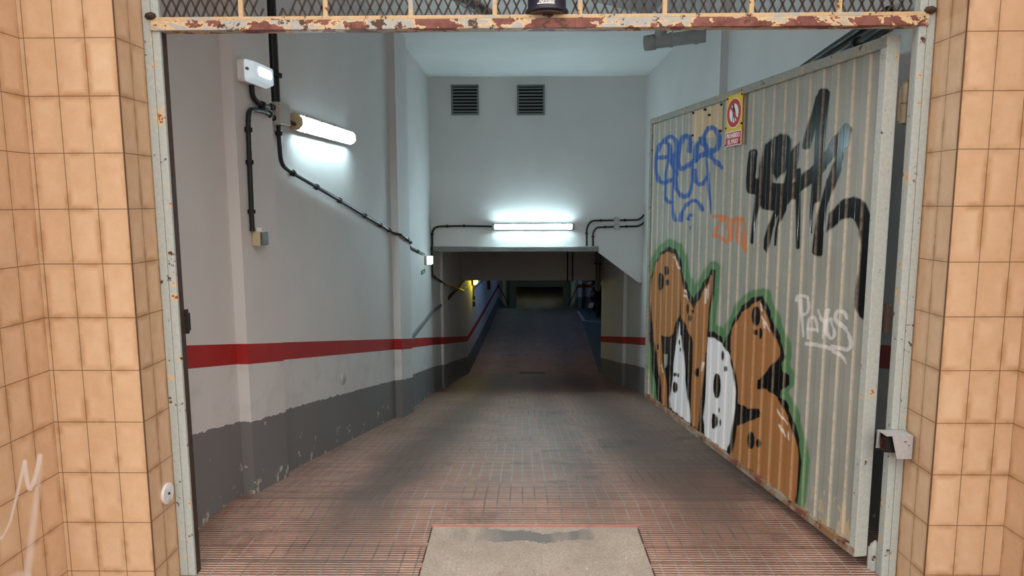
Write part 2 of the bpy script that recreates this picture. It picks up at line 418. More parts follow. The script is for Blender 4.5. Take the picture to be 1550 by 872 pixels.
# ceiling, header wall with haunch, lip, second beam
w = MB(); w.box((-1.7, 2.9, CEIL), (1.85, 9.7, CEIL+.2))
struct(w.build('ceiling', M['ceil']), 'white ceiling over the entrance ramp', 'ceiling')
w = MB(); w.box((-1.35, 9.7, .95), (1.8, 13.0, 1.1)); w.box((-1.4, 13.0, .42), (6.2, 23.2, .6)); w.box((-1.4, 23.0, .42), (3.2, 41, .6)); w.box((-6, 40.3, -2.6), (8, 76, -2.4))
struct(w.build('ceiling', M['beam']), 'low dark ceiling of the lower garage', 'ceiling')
w = MB()
hd = [(-1.40, .95), (1.065, .95), (1.075, .865), (1.612, .462), (1.66, .44), (1.80, .44), (1.80, CEIL+.1), (-1.40, CEIL+.1)]
w.prism(hd, ((0, 9.5, 0), (1, 0, 0), (0, 0, 1), (0, 1, 0)), 0, .2)
struct(w.build('wall_back', M['plaster']), 'white header wall facing the entrance above the passage', 'wall')
w = MB(); w.box((-1.335, 9.45, .885), (1.068, 9.72, .955))
struct(w.build('trim_2', M['lip'], bevel=.008), 'thin concrete lip along the bottom of the header', 'trim')
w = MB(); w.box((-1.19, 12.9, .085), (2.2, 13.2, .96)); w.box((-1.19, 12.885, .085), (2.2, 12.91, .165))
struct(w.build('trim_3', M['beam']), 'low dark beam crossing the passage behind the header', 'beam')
# lower doorway at the end of the second ramp
w = MB(); w.box((-9, 40, -5.6), (-.47, 40.3, .5)); w.box((2.55, 40, -5.6), (9, 40.3, .5)); w.box((-.5, 40, -3.41), (2.6, 40.3, .5))
struct(w.build('wall_far', M['ceil']), 'pale wall with a wide doorway at the end of the lower ramp', 'wall')
w = MB(); w.box((-.49, 39.94, -5.4), (-.36, 40.36, -3.41)); w.box((2.44, 39.94, -5.4), (2.57, 40.36, -3.41))
struct(w.build('trim_4', M['whiteplastic']), 'pale doorway jambs at the end of the lower ramp', 'trim')
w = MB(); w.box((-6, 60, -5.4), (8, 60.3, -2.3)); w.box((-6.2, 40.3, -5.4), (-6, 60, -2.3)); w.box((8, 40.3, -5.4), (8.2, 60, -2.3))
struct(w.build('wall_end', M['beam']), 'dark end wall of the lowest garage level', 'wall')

# ------------------------------------------------------------------ tiled facade
ZR = 2.156-.203*11        # a row joint
def tile_quad(mb, p, q, z0, z1, u0, flip=False):
    l = math.dist(p, q); a, b = (u0, u0+l) if not flip else (u0+l, u0)
    mb.add([(*p, z0), (*q, z0), (*q, z1), (*p, z1)], [(0, 1, 2, 3)], [(a, z0-ZR), (b, z0-ZR), (b, z1-ZR), (a, z1-ZR)])
TOPZ = 5.5
XL, XR, YF, YB = -1.4525, 1.5585, 2.4865, 2.67
LC, RC = -1.8, 1.846
def facade(name, sx, xc, xr, label, mark=False):
    mb = MB()
    # front face, from the outer corner outwards; return face beside the frame; reveal wall coming towards the street
    tile_quad(mb, (xc, YF), (xr, YF), -.1, TOPZ, 0)
    mb2 = MB()
    tile_quad(mb, (xc, YF), (xc, YB+.1), -.1, TOPZ, 0)
    for f in range(1): pass
    # squeeze the return face to two tiles
    u = mb.uv[-1]; k = .221/.1835
    mb.uv[-1] = [(a*k, b) for a, b in u]
    y0 = YF-.8
    nx, nz = (160, 240) if mark else (1, 1)
    za, zb = -.1, TOPZ
    pts = []; uvs = []; ys = np.linspace(YF, y0, nx+1)
    if mark:
        ys = np.concatenate([np.linspace(YF, YF-.3, 101), [y0]]); zs = np.concatenate([[-.1], np.linspace(.0, .8, 251), [TOPZ]])
    else: zs = np.array([-.1, TOPZ])
    for zz in zs:
        for yy in ys: pts.append((xr, yy, zz)); uvs.append((YF-yy, zz-ZR))
    n = len(ys); fs = [(j*n+i, j*n+i+1, (j+1)*n+i+1, (j+1)*n+i) for j in range(len(zs)-1) for i in range(n-1)]
    base = len(mb.v)
    mb.add(pts, fs, uvs)
    tile_quad(mb, (xr, y0), (xr+sx*4, y0), -.1, TOPZ, 0)
    o = mb.build(name, M['tile'], fix=False)
    at = o.data.color_attributes.new('paint', 'FLOAT_COLOR', 'POINT')
    arr = np.zeros((len(mb.v), 4), np.float32)
    if mark:
        P = np.array(pts)
        arr[base:base+len(pts)] = paint_white_mark(P)
    at.data.foreach_set('color', arr.ravel())
    return struct(o, label, 'wall')

def project(P):
    v = P-CAM; z = v@FW
    return np.stack([775+F*(v@RT)/z, 436-F*(v@UP)/z], 1)
def sd_poly(P, pts):
    pts = np.array(pts, float); inside = np.zeros(len(P), bool); d = np.full(len(P), 1e9)
    for a, b in zip(pts, np.roll(pts, -1, 0)):
        e = b-a; L2 = e@e+1e-9; t = np.clip(((P-a)@e)/L2, 0, 1); q = P-a-t[:, None]*e; d = np.minimum(d, (q*q).sum(1))
        c = ((a[1] <= P[:, 1]) != (b[1] <= P[:, 1])) & (P[:, 0] < a[0]+(P[:, 1]-a[1])*(e[0])/(e[1] if abs(e[1]) > 1e-9 else 1e-9)); inside ^= c
    d = np.sqrt(d); return np.where(inside, -d, d)
def smooth_line(pts, n=6):
    pts = [np.array(p, float) for p in pts]
    if len(pts) < 3: return pts
    out = []
    for i in range(len(pts)-1):
        p0, p1, p2, p3 = pts[max(i-1, 0)], pts[i], pts[i+1], pts[min(i+2, len(pts)-1)]
        for k in range(n):
            t = k/n; out.append(.5*((2*p1)+(-p0+p2)*t+(2*p0-5*p1+4*p2-p3)*t*t+(-p0+3*p1-3*p2+p3)*t**3))
    out.append(pts[-1]); return out
def sd_line(P, pts, w0, w1=None, sm=True):
    q = smooth_line(pts) if sm else [np.array(p, float) for p in pts]
    w1 = w0 if w1 is None else w1; n = len(q)-1; d = np.full(len(P), 1e9)
    for i in range(n):
        a, b = q[i], q[i+1]; e = b-a; t = np.clip(((P-a)@e)/(e@e+1e-9), 0, 1); r = (w0+(w1-w0)*(i+t)/n)/2
        d = np.minimum(d, np.linalg.norm(P-a-t[:, None]*e, axis=1)-r)
    return d
def lay(arr, d, col, alpha=1.0, soft=.8):
    a = np.clip(.5-d/(2*soft), 0, 1)*alpha
    ao = arr[:, 3]; an = a+ao*(1-a)
    s = np.where(an > 1e-6, an, 1)
    arr[:, :3] = (np.array(col)*a[:, None]+arr[:, :3]*(ao*(1-a))[:, None])/s[:, None]; arr[:, 3] = an
def paint_white_mark(P3):
    P = project(P3); arr = np.zeros((len(P), 4))
    def c(pts): return [(x/4.11, 660+y/4.11) for x, y in pts]
    W = (.85, .78, .74)
    lay(arr, sd_line(P, c([(10, 640), (60, 540), (100, 390), (135, 240), (154, 160)]), 2.5, 6), W, .75, 1)
    lay(arr, sd_line(P, c([(154, 160), (160, 220), (175, 310), (190, 325), (215, 270), (235, 190), (248, 125)]), 6.5, 7), W, .8, 1)
    lay(arr, sd_line(P, c([(248, 125), (240, 240), (230, 380), (205, 560), (185, 740), (170, 860), (165, 940)]), 7, 12), W, .55, 2.5)
    lay(arr, sd_line(P, c([(170, 870), (110, 860), (60, 900)]), 10, 6), W, .4, 3)
    return arr
facade('wall_facade_left', -1, XL, LC, 'beige tiled wall left of the gate with a white sprayed mark', True)
facade('wall_facade_right', 1, XR, RC, 'beige tiled wall right of the gate')
w = MB(); w.box((XL-.002, YF-.0015, -.05), (XL+.0015, YF+.0035, TOPZ)); w.box((XR-.0015, YF-.0015, -.05), (XR+.002, YF+.0035, TOPZ))
struct(w.build('trim_7', plain('dark_corner_grout', (.13, .07, .04), .8)), 'dark grouted outer corners of the tiled walls', 'trim')
# solid core behind the tiles and wall over the gate
w = MB(); w.box((-6, 2.78, -.1), (-1.595, 2.95, TOPZ)); w.box((1.705, 2.78, -.1), (6, 2.95, TOPZ)); w.box((-1.7, 2.70, 3.15), (1.8, 2.95, TOPZ))
struct(w.build('wall_front', M['plaster']), 'masonry around and above the gate opening', 'wall')
# dark reveal strips between frame and tiles
w = MB(); w.box((-1.60, 2.735, -.05), (-1.46, 2.79, 3.2)); w.box((1.57, 2.76, -.05), (1.71, 2.79, 3.2))
struct(w.build('trim_5', M['plaster']), 'plaster reveal behind the gate frame', 'trim')

# ------------------------------------------------------------------ gate frame with transom grille
fr = thing('gate_surround', (0, 2.7, 0), 'fixed steel gate frame with flaking grey-green paint and rusty mesh transom', 'gate frame')
ZTOP = 3.14; ZB = 2.222
w = MB()
w.box((-1.452, 2.672, 0), (-1.42, 2.688, ZTOP)); w.box((-1.4185, 2.672, 0), (-1.388, 2.688, ZTOP)); w.box((-1.45, 2.68, 0), (-1.392, 2.695, ZTOP))
jl = w.build('jamb', M['jamb'], fr, bevel=.0025)
w = MB(); w.box((-1.41, 2.690, 0), (-1.386, 2.718, ZB)); w.build('door_stop', M['darkrust'], jl)
w = MB(); w.box((-1.392, 2.719, 1.032), (-1.376, 2.738, 1.135)); w.box((-1.40, 2.72, 1.045), (-1.368, 2.734, 1.122)); w.build('lock_keeper', M['blackcap'], jl, bevel=.006)
w = MB()
w.box((1.497, 2.672, 0), (1.526, 2.688, ZTOP)); w.box((1.5275, 2.672, 0), (1.5565, 2.688, ZTOP)); w.box((1.499, 2.68, 0), (1.555, 2.72, ZTOP))
jr = w.build('jamb', M['jamb'], fr, bevel=.0025)
w = MB(); w.box((1.482, 2.735, 1.03), (1.5, 2.765, 1.15)); w.build('lock_keeper', M['darkrust'], jr, bevel=.002)
w = MB(); w.box((-1.42, 2.664, ZB), (1.53, 2.72, ZB+.036)); bm_ = w.build('lintel_beam', M['beamrust'], fr, bevel=.002)
w = MB(); w.box((-1.42, 2.668, ZB+.0365), (1.53, 2.715, ZB+.0505)); w.build('top_strip', M['cream'], bm_, bevel=.0015)
for x in (-1.418, 1.532):
    w = MB(); w.lathe([(.006, -.012), (.017, -.006), (.019, .004), (.012, .012)], (x, 2.668, ZB+.055), (.2, 1, .3), 7, (1.25, .8)); w.build('weld_lump', M['darkrust'], bm_)
# grille bars
for px in (365, 493, 622, 749, 878, 1006, 1137, 1270):
    x = atY(px, 12, 2.69)[0]
    w = MB(); w.box((x-.009, 2.682, ZB+.0505), (x+.009, 2.698, ZTOP)); w.build('grille_bar', M['cream'], fr, bevel=.002)
w = MB(); w.box((-1.39, 2.672, ZTOP-.04), (1.5, 2.72, ZTOP)); w.build('top_rail', M['jamb'], fr)
# expanded metal: thick zig-zag strands
w = MB(); cw, chh = .0375, .078
x0, x1, z0, z1 = -1.389, 1.498, ZB+.0505, ZTOP-.04
nc = int((x1-x0)/cw); nr = int((z1-z0)/chh)+1
hole = [(-.97, 2.33, .05), (-.93, 2.34, .045)]
def strand(a, b):
    mx, mz = (a[0]+b[0])/2, (a[1]+b[1])/2
    if any((mx-hx)**2+(mz-hz)**2 < r*r for hx, hz, r in hole): return
    if b[1] > z1 or (abs(mx-.0955) < .082 and mz < z0+.30): return
    d = np.array([b[0]-a[0], b[1]-a[1]]); n = np.array([-d[1], d[0]])/np.linalg.norm(d)*.0031
    for p in (0,):
        A = [(a[0]+n[0], 2.7, a[1]+n[1]), (a[0]-n[0], 2.7, a[1]-n[1]), (b[0]-n[0], 2.7, b[1]-n[1]), (b[0]+n[0], 2.7, b[1]+n[1])]
        B = [(q[0], 2.706, q[2]) for q in A]
        w.add(A+B, [(0, 1, 2, 3), (7, 6, 5, 4), (0, 4, 5, 1), (1, 5, 6, 2), (2, 6, 7, 3), (3, 7, 4, 0)])
for r in range(nr*2):
    for c_ in range(nc+1):
        zz = z0+r*chh/2
        xx = x0+c_*cw+(cw/2 if r % 2 else 0)
        for s in (-1, 1):
            if x0-.001 <= xx+s*cw/2 <= x1 and xx <= x1: strand((xx, zz), (xx+s*cw/2, zz+chh/2))
w.build('wire_mesh', M['mesh'], fr, fix=False)

# ------------------------------------------------------------------ gate leaf
G0 = np.array([1.424, 2.75, 0.]); GT = np.array([-.464, 2.4, 0.]); GT /= np.linalg.norm(GT); GN = np.array([-GT[1], GT[0], 0.])
GL = 2.45
GF = (G0, GT, (0, 0, 1), GN)      # u along the leaf, z up, n towards the viewer's side
def gtop(u): return 2.207-.012*u
GB = .055
def gp(u, z, n=0): return G0+GT*u+np.array([0, 0, z])+GN*n
gate = thing('gate_leaf', (1.424, 2.75, .05), 'open corrugated metal gate covered in graffiti, hinged on the right jamb', 'gate')
TH = .05   # frame thickness behind the face
GFZ = (G0, GT, GN, (0, 0, 1))
def gbox(mb, u0, u1, z0, z1, n0, n1): mb.fbox(GFZ, (u0, n0, z0), (u1, n1, z1))
w = MB()
w.prism([(0, gtop(0)-.047), (GL, gtop(GL)-.04), (GL, gtop(GL)), (0, gtop(0))], GF, -TH, .006); w.build('top_rail', M['rail'], gate, bevel=.003)
w = MB(); gbox(w, 0, GL, GB, GB+.038, -TH, .008); w.build('bottom_rail', M['botrail'], gate, bevel=.003)
w = MB(); gbox(w, -.003, .036, GB, gtop(0)+.004, -TH-.004, .004); st = w.build('stile', M['stile'], gate, bevel=.003)
w = MB(); gbox(w, GL-.04, GL+.002, GB, gtop(GL)+.002, -TH, .007); w.build('stile', M['rail'], gate, bevel=.003)
w = MB()
for zz in (.75, 1.5): gbox(w, .04, GL-.03, zz, zz+.04, -TH, -.025)
w.build('back_brace', M['rail'], gate)
for zc, hh in ((1.945, .15), (.05, .12)):
    p = np.array([1.508, 2.752, zc]); w = MB()
    w.lathe([(.004, hh/2+.018), (.019, hh/2), (.021, hh/2-.004), (.021, .003), (.018, .002), (.018, -.002), (.022, -.003), (.022, -hh/2)], p, (0, 0, 1), 18)
    w.box((1.48, 2.748, zc-hh/2+.01), (1.51, 2.757, zc+hh/2-.01))
    w.build('hinge', M['hinge'] if zc > 1 else M['stile'], gate, smooth=True)

# paint layers, traced once and fixed to the sheet
def cs(ox, oy, s): return lambda pts: [(ox+x/s, oy+y/s) for x, y in pts]
BLUE = (.008, .085, .34); ORANGE = (.58, .17, .05); BLK = (.004, .004, .005); BROWN = (.36, .16, .055); GREEN = (.075, .2, .085); WHT = (.74, .76, .8)
def paint_gate(P):
    A = np.zeros((len(P), 4))
    # --- big piece
    C5, C6, C7, C8 = cs(970, 360, 5.13), cs(970, 510, 4.587), cs(1080, 430, 4.843), cs(1080, 590, 4.36)
    rim = C6([(110, 440), (75, 230), (50, 0)])+C5([(60, 500), (70, 300), (100, 200), (150, 110), (210, 68), (270, 95), (300, 170), (330, 320), (397, 480), (470, 360), (545, 240), (565, 250), (555, 440), (530, 600), (525, 728), (560, 730), (610, 765), (640, 830)]) \
        + C7([(70, 435), (95, 370), (120, 310), (190, 170), (270, 100), (355, 85), (400, 200), (440, 300), (500, 450), (520, 540), (495, 580), (500, 640), (540, 670), (540, 740), (490, 780), (485, 830)]) \
        + C8([(470, 80), (520, 200), (560, 360), (577, 480), (562, 640), (545, 780)])
    sil = rim+[(1204, 800), (1100, 710), (1060, 670), (994, 625)]
    lay(A, sd_line(P, [(x+1.5, y-3) for x, y in rim], 17, sm=False), GREEN, .95, 2.0)
    lay(A, sd_poly(P, sil), BLK, 1)
    # outline stays visible round the fills
    lay(A, sd_poly(P, C5([(74, 640), (66, 470), (75, 320), (108, 200), (150, 135), (200, 108), (250, 125), (285, 185), (302, 320), (298, 450), (288, 600), (252, 700), (238, 742), (215, 772), (145, 758), (150, 900), (105, 880), (90, 700)])), BROWN)
    lay(A, sd_poly(P, C6([(82, -10), (105, 130), (130, 330), (145, 470), (180, 500), (176, 390), (152, 210), (132, 90), (128, -10)])), BROWN)
    lay(A, sd_poly(P, C5([(312, 325), (330, 400), (370, 490), (405, 575), (420, 520), (480, 410), (540, 285), (550, 300), (540, 440), (525, 530), (515, 680), (500, 800), (495, 890), (400, 890), (388, 790), (350, 700), (310, 620), (303, 500)])), BROWN)
    lay(A, sd_poly(P, C6([(345, -10), (355, 100), (340, 300), (335, 500), (350, 615), (390, 645), (402, 560), (412, 400), (432, 200), (443, -10)])), BROWN)
    lay(A, sd_poly(P, C5([(287, 655), (264, 890), (312, 890), (300, 740)])), WHT)
    lay(A, sd_poly(P, C6([(266, -10), (240, 60), (215, 250), (193, 430), (195, 490), (240, 530), (335, 605), (330, 520), (320, 440), (300, 270), (290, 150), (276, -10)])), WHT)
    lay(A, sd_poly(P, C6([(155, 120), (175, 122), (172, 190), (160, 215)])), (.3, .3, .28))
    lay(A, sd_poly(P, C6([(462, 3), (445, 200), (440, 400), (420, 560), (440, 690), (580, 797), (612, 740), (640, 500), (646, 380), (632, 230), (602, 120), (565, 60), (510, 10)])), WHT)
    lay(A, sd_poly(P, C7([(110, 480), (112, 380), (135, 320), (190, 220), (270, 155), (330, 118), (350, 150), (400, 300), (440, 390), (485, 510), (440, 570), (380, 630), (338, 690), (330, 765), (380, 775), (430, 810), (470, 850)])
                     + C8([(440, 100), (500, 230), (540, 380), (552, 480), (545, 620), (515, 765), (380, 660), (250, 565), (105, 440), (130, 330), (145, 240), (300, 180), (300, 138), (220, 125), (150, 90)]) + C7([(172, 870), (165, 760), (140, 600)])), BROWN)
    lay(A, sd_poly(P, C7([(318, 700), (345, 695), (345, 770), (318, 775), (308, 740)])), BLK)
    lay(A, sd_poly(P, C8([(140, 80), (220, 125), (295, 125), (306, 155), (300, 182), (230, 205), (148, 240)])), BLK)
    def dots(C, L):
        for x, y, rx, ry in L:
            th = [2*math.pi*k/14 for k in range(14)]
            lay(A, sd_poly(P, C([(x+rx*math.cos(t), y+ry*math.sin(t)) for t in th])), BLK, 1, .7)
    dots(C5, [(145, 340, 24, 70), (190, 255, 16, 38), (197, 347, 9, 25), (355, 550, 15, 45), (373, 625, 9, 27), (395, 572, 14, 14), (125, 848, 11, 25)])
    dots(C6, [(257, 38, 7, 20), (269, 88, 6, 15), (232, 262, 10, 14), (250, 268, 7, 14), (230, 350, 14, 40), (382, 248, 14, 32), (560, 130, 14, 38), (580, 222, 8, 20), (520, 340, 22, 88), (500, 585, 22, 55), (543, 595, 11, 27), (530, 510, 5, 18)])
    dots(C7, [(302, 235, 28, 72), (298, 355, 12, 22), (338, 362, 16, 42)])
    dots(C8, [(238, 335, 20, 58), (288, 353, 13, 30)])
    def hl(C, L):
        for a, b, wd in L: lay(A, sd_line(P, C([a, b]), wd, wd*.5), (.8, .74, .7), .85, .7)
    hl(C5, [((250, 150), (265, 190), 2), ((270, 185), (290, 240), 3), ((335, 410), (342, 430), 2.5), ((335, 450), (362, 482), 3), ((497, 400), (490, 510), 2), ((517, 370), (507, 470), 3)])
    hl(C6, [((135, 200), (150, 245), 3), ((425, 180), (415, 240), 2.5)])
    hl(C7, [((335, 150), (350, 195), 4.5), ((350, 240), (405, 370), 2.5), ((360, 280), (365, 320), 2.5)])
    hl(C8, [((410, 130), (475, 230), 3), ((430, 235), (460, 310), 3), ((485, 280), (492, 330), 3)])
    # --- blue tag
    B = cs(980, 180, 4.846)
    for pts, w0, w1 in (
        ([(150, 260), (155, 210), (130, 172), (95, 180), (65, 240), (55, 320), (60, 400), (80, 455), (120, 468), (160, 450), (190, 445)], 6, 6.5),
        ([(110, 165), (140, 138), (170, 132), (198, 155), (210, 190), (205, 250), (190, 300)], 6.5, 6),
        ([(60, 285), (130, 280), (210, 255)], 6.5, 6), ([(150, 190), (155, 260), (130, 380), (125, 480), (120, 595)], 6, 3.5), ([(130, 585), (150, 610), (178, 612)], 6, 5),
        ([(160, 300), (185, 380), (185, 440), (175, 560), (180, 680), (195, 745)], 5, 4.5), ([(165, 300), (185, 360), (205, 410)], 7, 6),
        ([(302, 235), (310, 160), (290, 128), (260, 130), (235, 180), (222, 260), (220, 320), (240, 365), (285, 345), (330, 312), (400, 260), (460, 230)], 7, 7.5),
        ([(205, 320), (190, 420), (200, 490), (225, 545), (260, 572), (300, 545), (318, 470), (322, 380), (325, 310)], 7, 6),
        ([(345, 300), (350, 220), (370, 175), (400, 155)], 7, 7), ([(335, 380), (340, 440), (365, 478), (400, 470), (422, 430)], 6.5, 6.5),
        ([(405, 185), (418, 110), (450, 68), (490, 72), (515, 120), (515, 180), (490, 230), (430, 262)], 7.5, 6.5), ([(390, 150), (420, 200), (430, 262)], 9, 9),
        ([(430, 255), (470, 290), (535, 355)], 7.5, 7), ([(420, 270), (435, 360), (440, 500), (455, 695)], 3.5, 3),
        ([(235, 745), (245, 690), (280, 630), (330, 600), (370, 620), (393, 668)], 5.5, 5.5), ([(290, 735), (300, 708), (320, 705)], 5, 4.5), ([(305, 795), (302, 822)], 4.5, 2)):
        lay(A, sd_line(P, B(pts), w0, w1), BLUE, .95, .8)
    # --- orange tag
    O = cs(1070, 300, 8.714)
    for pts, w0, w1 in (([(90, 242), (190, 240)], 5, 5), ([(190, 242), (150, 330), (95, 430), (88, 500)], 4.5, 4.5), ([(88, 500), (150, 500), (195, 545), (235, 585), (270, 560)], 4.5, 4.5), ([(190, 300), (240, 255), (275, 290), (240, 395)], 5, 5),
                        ([(240, 390), (280, 420), (275, 550)], 4.5, 4.5), ([(315, 280), (310, 430), (300, 560)], 4, 3), ([(330, 300), (365, 262), (410, 290), (395, 420), (382, 570)], 5, 4.5), ([(375, 275), (470, 278)], 5, 5), ([(470, 280), (490, 420), (500, 700)], 5, 4), ([(440, 470), (435, 620)], 4, 4)):
        lay(A, sd_line(P, O(pts), w0, w1), ORANGE, .9, .8)
    lay(A, sd_poly(P, O([(430, 590), (512, 600), (505, 735), (440, 660)])), (.6, .2, .03), .9)
    # --- black tag
    K3, K4 = cs(1120, 120, 4.843), cs(1120, 260, 3.79)
    lay(A, sd_line(P, K3([(92, 545), (78, 640), (62, 750), (78, 810)]), 14.0, 14.0), BLK, 1, 1)
    lay(A, sd_poly(P, K3([(165, 475), (205, 455), (240, 420), (290, 395), (335, 405), (375, 440), (372, 560), (345, 640), (300, 700), (250, 750), (228, 700), (225, 880), (120, 880), (132, 640)])), BLK, 1, 2)
    lay(A, sd_poly(P, K3([(300, 780), (345, 560), (420, 455), (415, 560), (390, 720), (370, 790), (430, 780), (420, 880), (215, 880), (220, 790), (260, 790)])), BLK, 1, 1)
    lay(A, sd_line(P, K4([(110, 60), (92, 180), (75, 270), (58, 405)]), 14.0, 5.5), BLK, 1, 1)
    lay(A, sd_poly(P, K4([(60, 20), (118, 60), (300, 70), (300, 150), (270, 190), (240, 250), (215, 310), (205, 425), (190, 425), (193, 350), (215, 250), (180, 320), (150, 468), (130, 440), (132, 390), (180, 225), (115, 215), (90, 150), (60, 120)])), BLK, 1, 1)
    lay(A, sd_line(P, K3([(603, 105), (585, 300), (570, 480), (560, 640), (545, 880)]), 16.5, 11.6), BLK, 1, 1.3)
    lay(A, sd_line(P, K4([(425, 0), (412, 140), (400, 250), (400, 350)]), 12.8, 4.9), BLK, 1, 1)
    lay(A, sd_line(P, K3([(565, 140), (525, 300), (475, 490)]), 12.8, 11.0), BLK, 1, 1)
    lay(A, sd_line(P, K3([(400, 800), (520, 690), (640, 560), (720, 440), (765, 370)]), 18.9, 17.7), BLK, 1, 1)
    lay(A, sd_line(P, K3([(768, 360), (765, 480)]), 15.2, 11.6), BLK, 1, 1)
    lay(A, sd_line(P, K3([(745, 480), (700, 640), (650, 780), (620, 880)]), 14.0, 12.8), BLK, 1, 1)
    lay(A, sd_line(P, K4([(505, 60), (470, 200), (448, 360), (440, 455)]), 12.8, 16.5), BLK, 1, 1)
    lay(A, sd_line(P, K4([(325, 0), (325, 200), (324, 430)]), 11.6, 8.5), BLK, 1, 1)
    lay(A, sd_poly(P, K4([(490, 350), (505, 240), (540, 190), (590, 155), (640, 142), (690, 155), (712, 190), (735, 250), (748, 330), (748, 440), (735, 600), (728, 740), (715, 820), (690, 850), (668, 830), (652, 780), (655, 690), (672, 560), (682, 420), (675, 330), (655, 285), (620, 265), (580, 275), (540, 305)])), BLK, 1, 1.2)
    # --- white tag
    Wt = cs(1190, 430, 6.7)
    for pts, w0, w1 in (([(95, 165), (112, 125), (160, 122), (205, 138)], 5, 6), ([(125, 160), (137, 340), (150, 530)], 5, 3.5), ([(205, 150), (222, 225), (200, 290), (150, 312)], 5, 5), ([(215, 550), (213, 450), (222, 370), (250, 338), (275, 365), (302, 490)], 4.5, 4.5), ([(215, 455), (310, 470)], 5, 5),
                        ([(305, 270), (335, 335), (372, 375)], 5, 6), ([(402, 265), (382, 370), (362, 545)], 6, 3), ([(430, 355), (392, 380), (388, 480), (418, 545), (455, 548), (482, 500), (450, 420), (432, 355)], 5.5, 5.5),
                        ([(592, 345), (562, 290), (512, 280), (490, 340), (522, 400), (590, 470), (642, 560), (642, 640), (590, 668), (500, 645), (440, 632)], 6, 6.5), ([(200, 605), (330, 625), (420, 655), (520, 715), (590, 800)], 6.5, 5)):
        lay(A, sd_line(P, Wt(pts), w0, w1), (.8, .8, .79), .62, .8)
    return A

PER = .1; DEP = .0085
def prof(u):
    """trapezoid profile: returns height for position u"""
    q = (u/PER) % 1
    if q < .40: return 0.
    if q < .46: return -(q-.40)/.06*DEP
    if q < .90: return -DEP
    return -DEP+(q-.90)/.10*DEP
def sheet(name, u0, u1, zlo, zhi, off, mat, du=.005, dz=.0045):
    us = sorted(set([u0, u1]+[round(u0+du*i, 5) for i in range(int((u1-u0)/du)+1)]+[round((k+q)*PER, 5) for k in range(-1, 26) for q in (0, .40, .46, .90) if u0 < (k+q)*PER < u1]))
    us = np.array(us); n = len(us); nz = int((zhi(u0)-zlo)/dz)+1
    hs = np.array([prof(u) for u in us])+off-.004
    ths = np.linspace(0, 1, nz)
    tops = np.array([zhi(u) for u in us])
    Z = zlo+(tops-zlo)[None, :]*ths[:, None]
    U = np.repeat(us[None, :], nz, 0); H = np.repeat(hs[None, :], nz, 0)
    P3 = G0+U.reshape(-1, 1)*GT+H.reshape(-1, 1)*GN; P3[:, 2] = Z.ravel()
    flat = G0+U.reshape(-1, 1)*GT; flat[:, 2] = Z.ravel()
    A = paint_gate(project(flat)).astype(np.float32)
    idx = np.arange(n*nz).reshape(nz, n)
    q = np.stack([idx[:-1, :-1], idx[1:, :-1], idx[1:, 1:], idx[:-1, 1:]], -1).reshape(-1, 4)
    me = bpy.data.meshes.new(name); org = np.array(gate.location)
    nv, nf = len(P3), len(q)
    me.vertices.add(nv); me.vertices.foreach_set('co', (P3-org).astype(np.float32).ravel())
    me.loops.add(nf*4); me.loops.foreach_set('vertex_index', q.ravel().astype(np.int32))
    me.polygons.add(nf); me.polygons.foreach_set('loop_start', np.arange(0, nf*4, 4, dtype=np.int32))
    me.update(calc_edges=True)
    at = me.color_attributes.new('paint', 'FLOAT_COLOR', 'POINT'); at.data.foreach_set('color', A.ravel())
    # worn bend lines of the sheet
    qq = (us/PER) % 1
    wear = np.maximum.reduce([np.exp(-(np.minimum(abs(qq-c), 1-abs(qq-c))*PER/.0028)**2)*s for c, s in ((.415, 1.), (.955, .95), (0, .9))])
    wa = me.attributes.new('wear', 'FLOAT', 'POINT'); wa.data.foreach_set('value', np.repeat(wear[None, :], nz, 0).ravel().astype(np.float32))
    me.materials.append(mat)
    o = bpy.data.objects.new(name, me); COL.objects.link(o); o.parent = gate
    return o
def sheet_mat(name, base):
    t = NT(name); v = t.coord()
    n1 = t.noise(v, 5, 5); n2 = t.noise(v, 40, 5, .7); n3 = t.noise(t.coord(scale=(1, 1, .5)), 16, 7, .7)
    c = t.mix(t.ramp(n1, [(.3, 0), (.7, 1)]), tuple(x*.9 for x in base), tuple(x*1.08 for x in base))
    # cream primer showing through low down and in chips
    sp = t.n('ShaderNodeSeparateXYZ'); t.L(v, sp.inputs[0])
    low = t.ramp(sp.outputs[2], [(.02, .2), (.4, 0)])
    c = t.mix(t.math('GREATER_THAN', t.math('ADD', n3, low), .70), c, (.5, .41, .27))
    at = t.n('ShaderNodeAttribute', attribute_name='paint')
    c = t.mix(at.outputs['Alpha'], c, at.outputs['Color'])
    we = t.n('ShaderNodeAttribute', attribute_name='wear')
    k = t.math('MULTIPLY', we.outputs['Fac'], t.math('MULTIPLY', t.ramp(n2, [(.3, .25), (.55, 1)]), t.math('SUBTRACT', 1, t.math('MULTIPLY', at.outputs['Alpha'], .62))))
    c = t.mix(t.math('MULTIPLY', k, .9), c, (.62, .53, .41))
    lum = t.n('ShaderNodeRGBToBW'); t.L(at.outputs['Color'], lum.inputs[0])
    blk = t.math('MULTIPLY', at.outputs['Alpha'], t.math('LESS_THAN', lum.outputs[0], .03))
    t.b.inputs['Specular IOR Level'].default_value = .22
    r = t.math('ADD', .48, t.math('MULTIPLY', blk, -.28))
    t.bump(n2, .12, .003)
    return t.set(c, r)
sheet('corrugated_sheet', .032, GL-.036, GB+.03, lambda u: gtop(u)-.042, 0, sheet_mat('grey_green_corrugated_sheet', (.30, .31, .275)))
pt_ = sheet('patch_sheet', 1.33, 1.735, 1.955, lambda u: gtop(u)-.046, .004, sheet_mat('tan_corrugated_sheet', (.5, .37, .22)))
pt_['label'] = 'tan patch riveted on the gate'
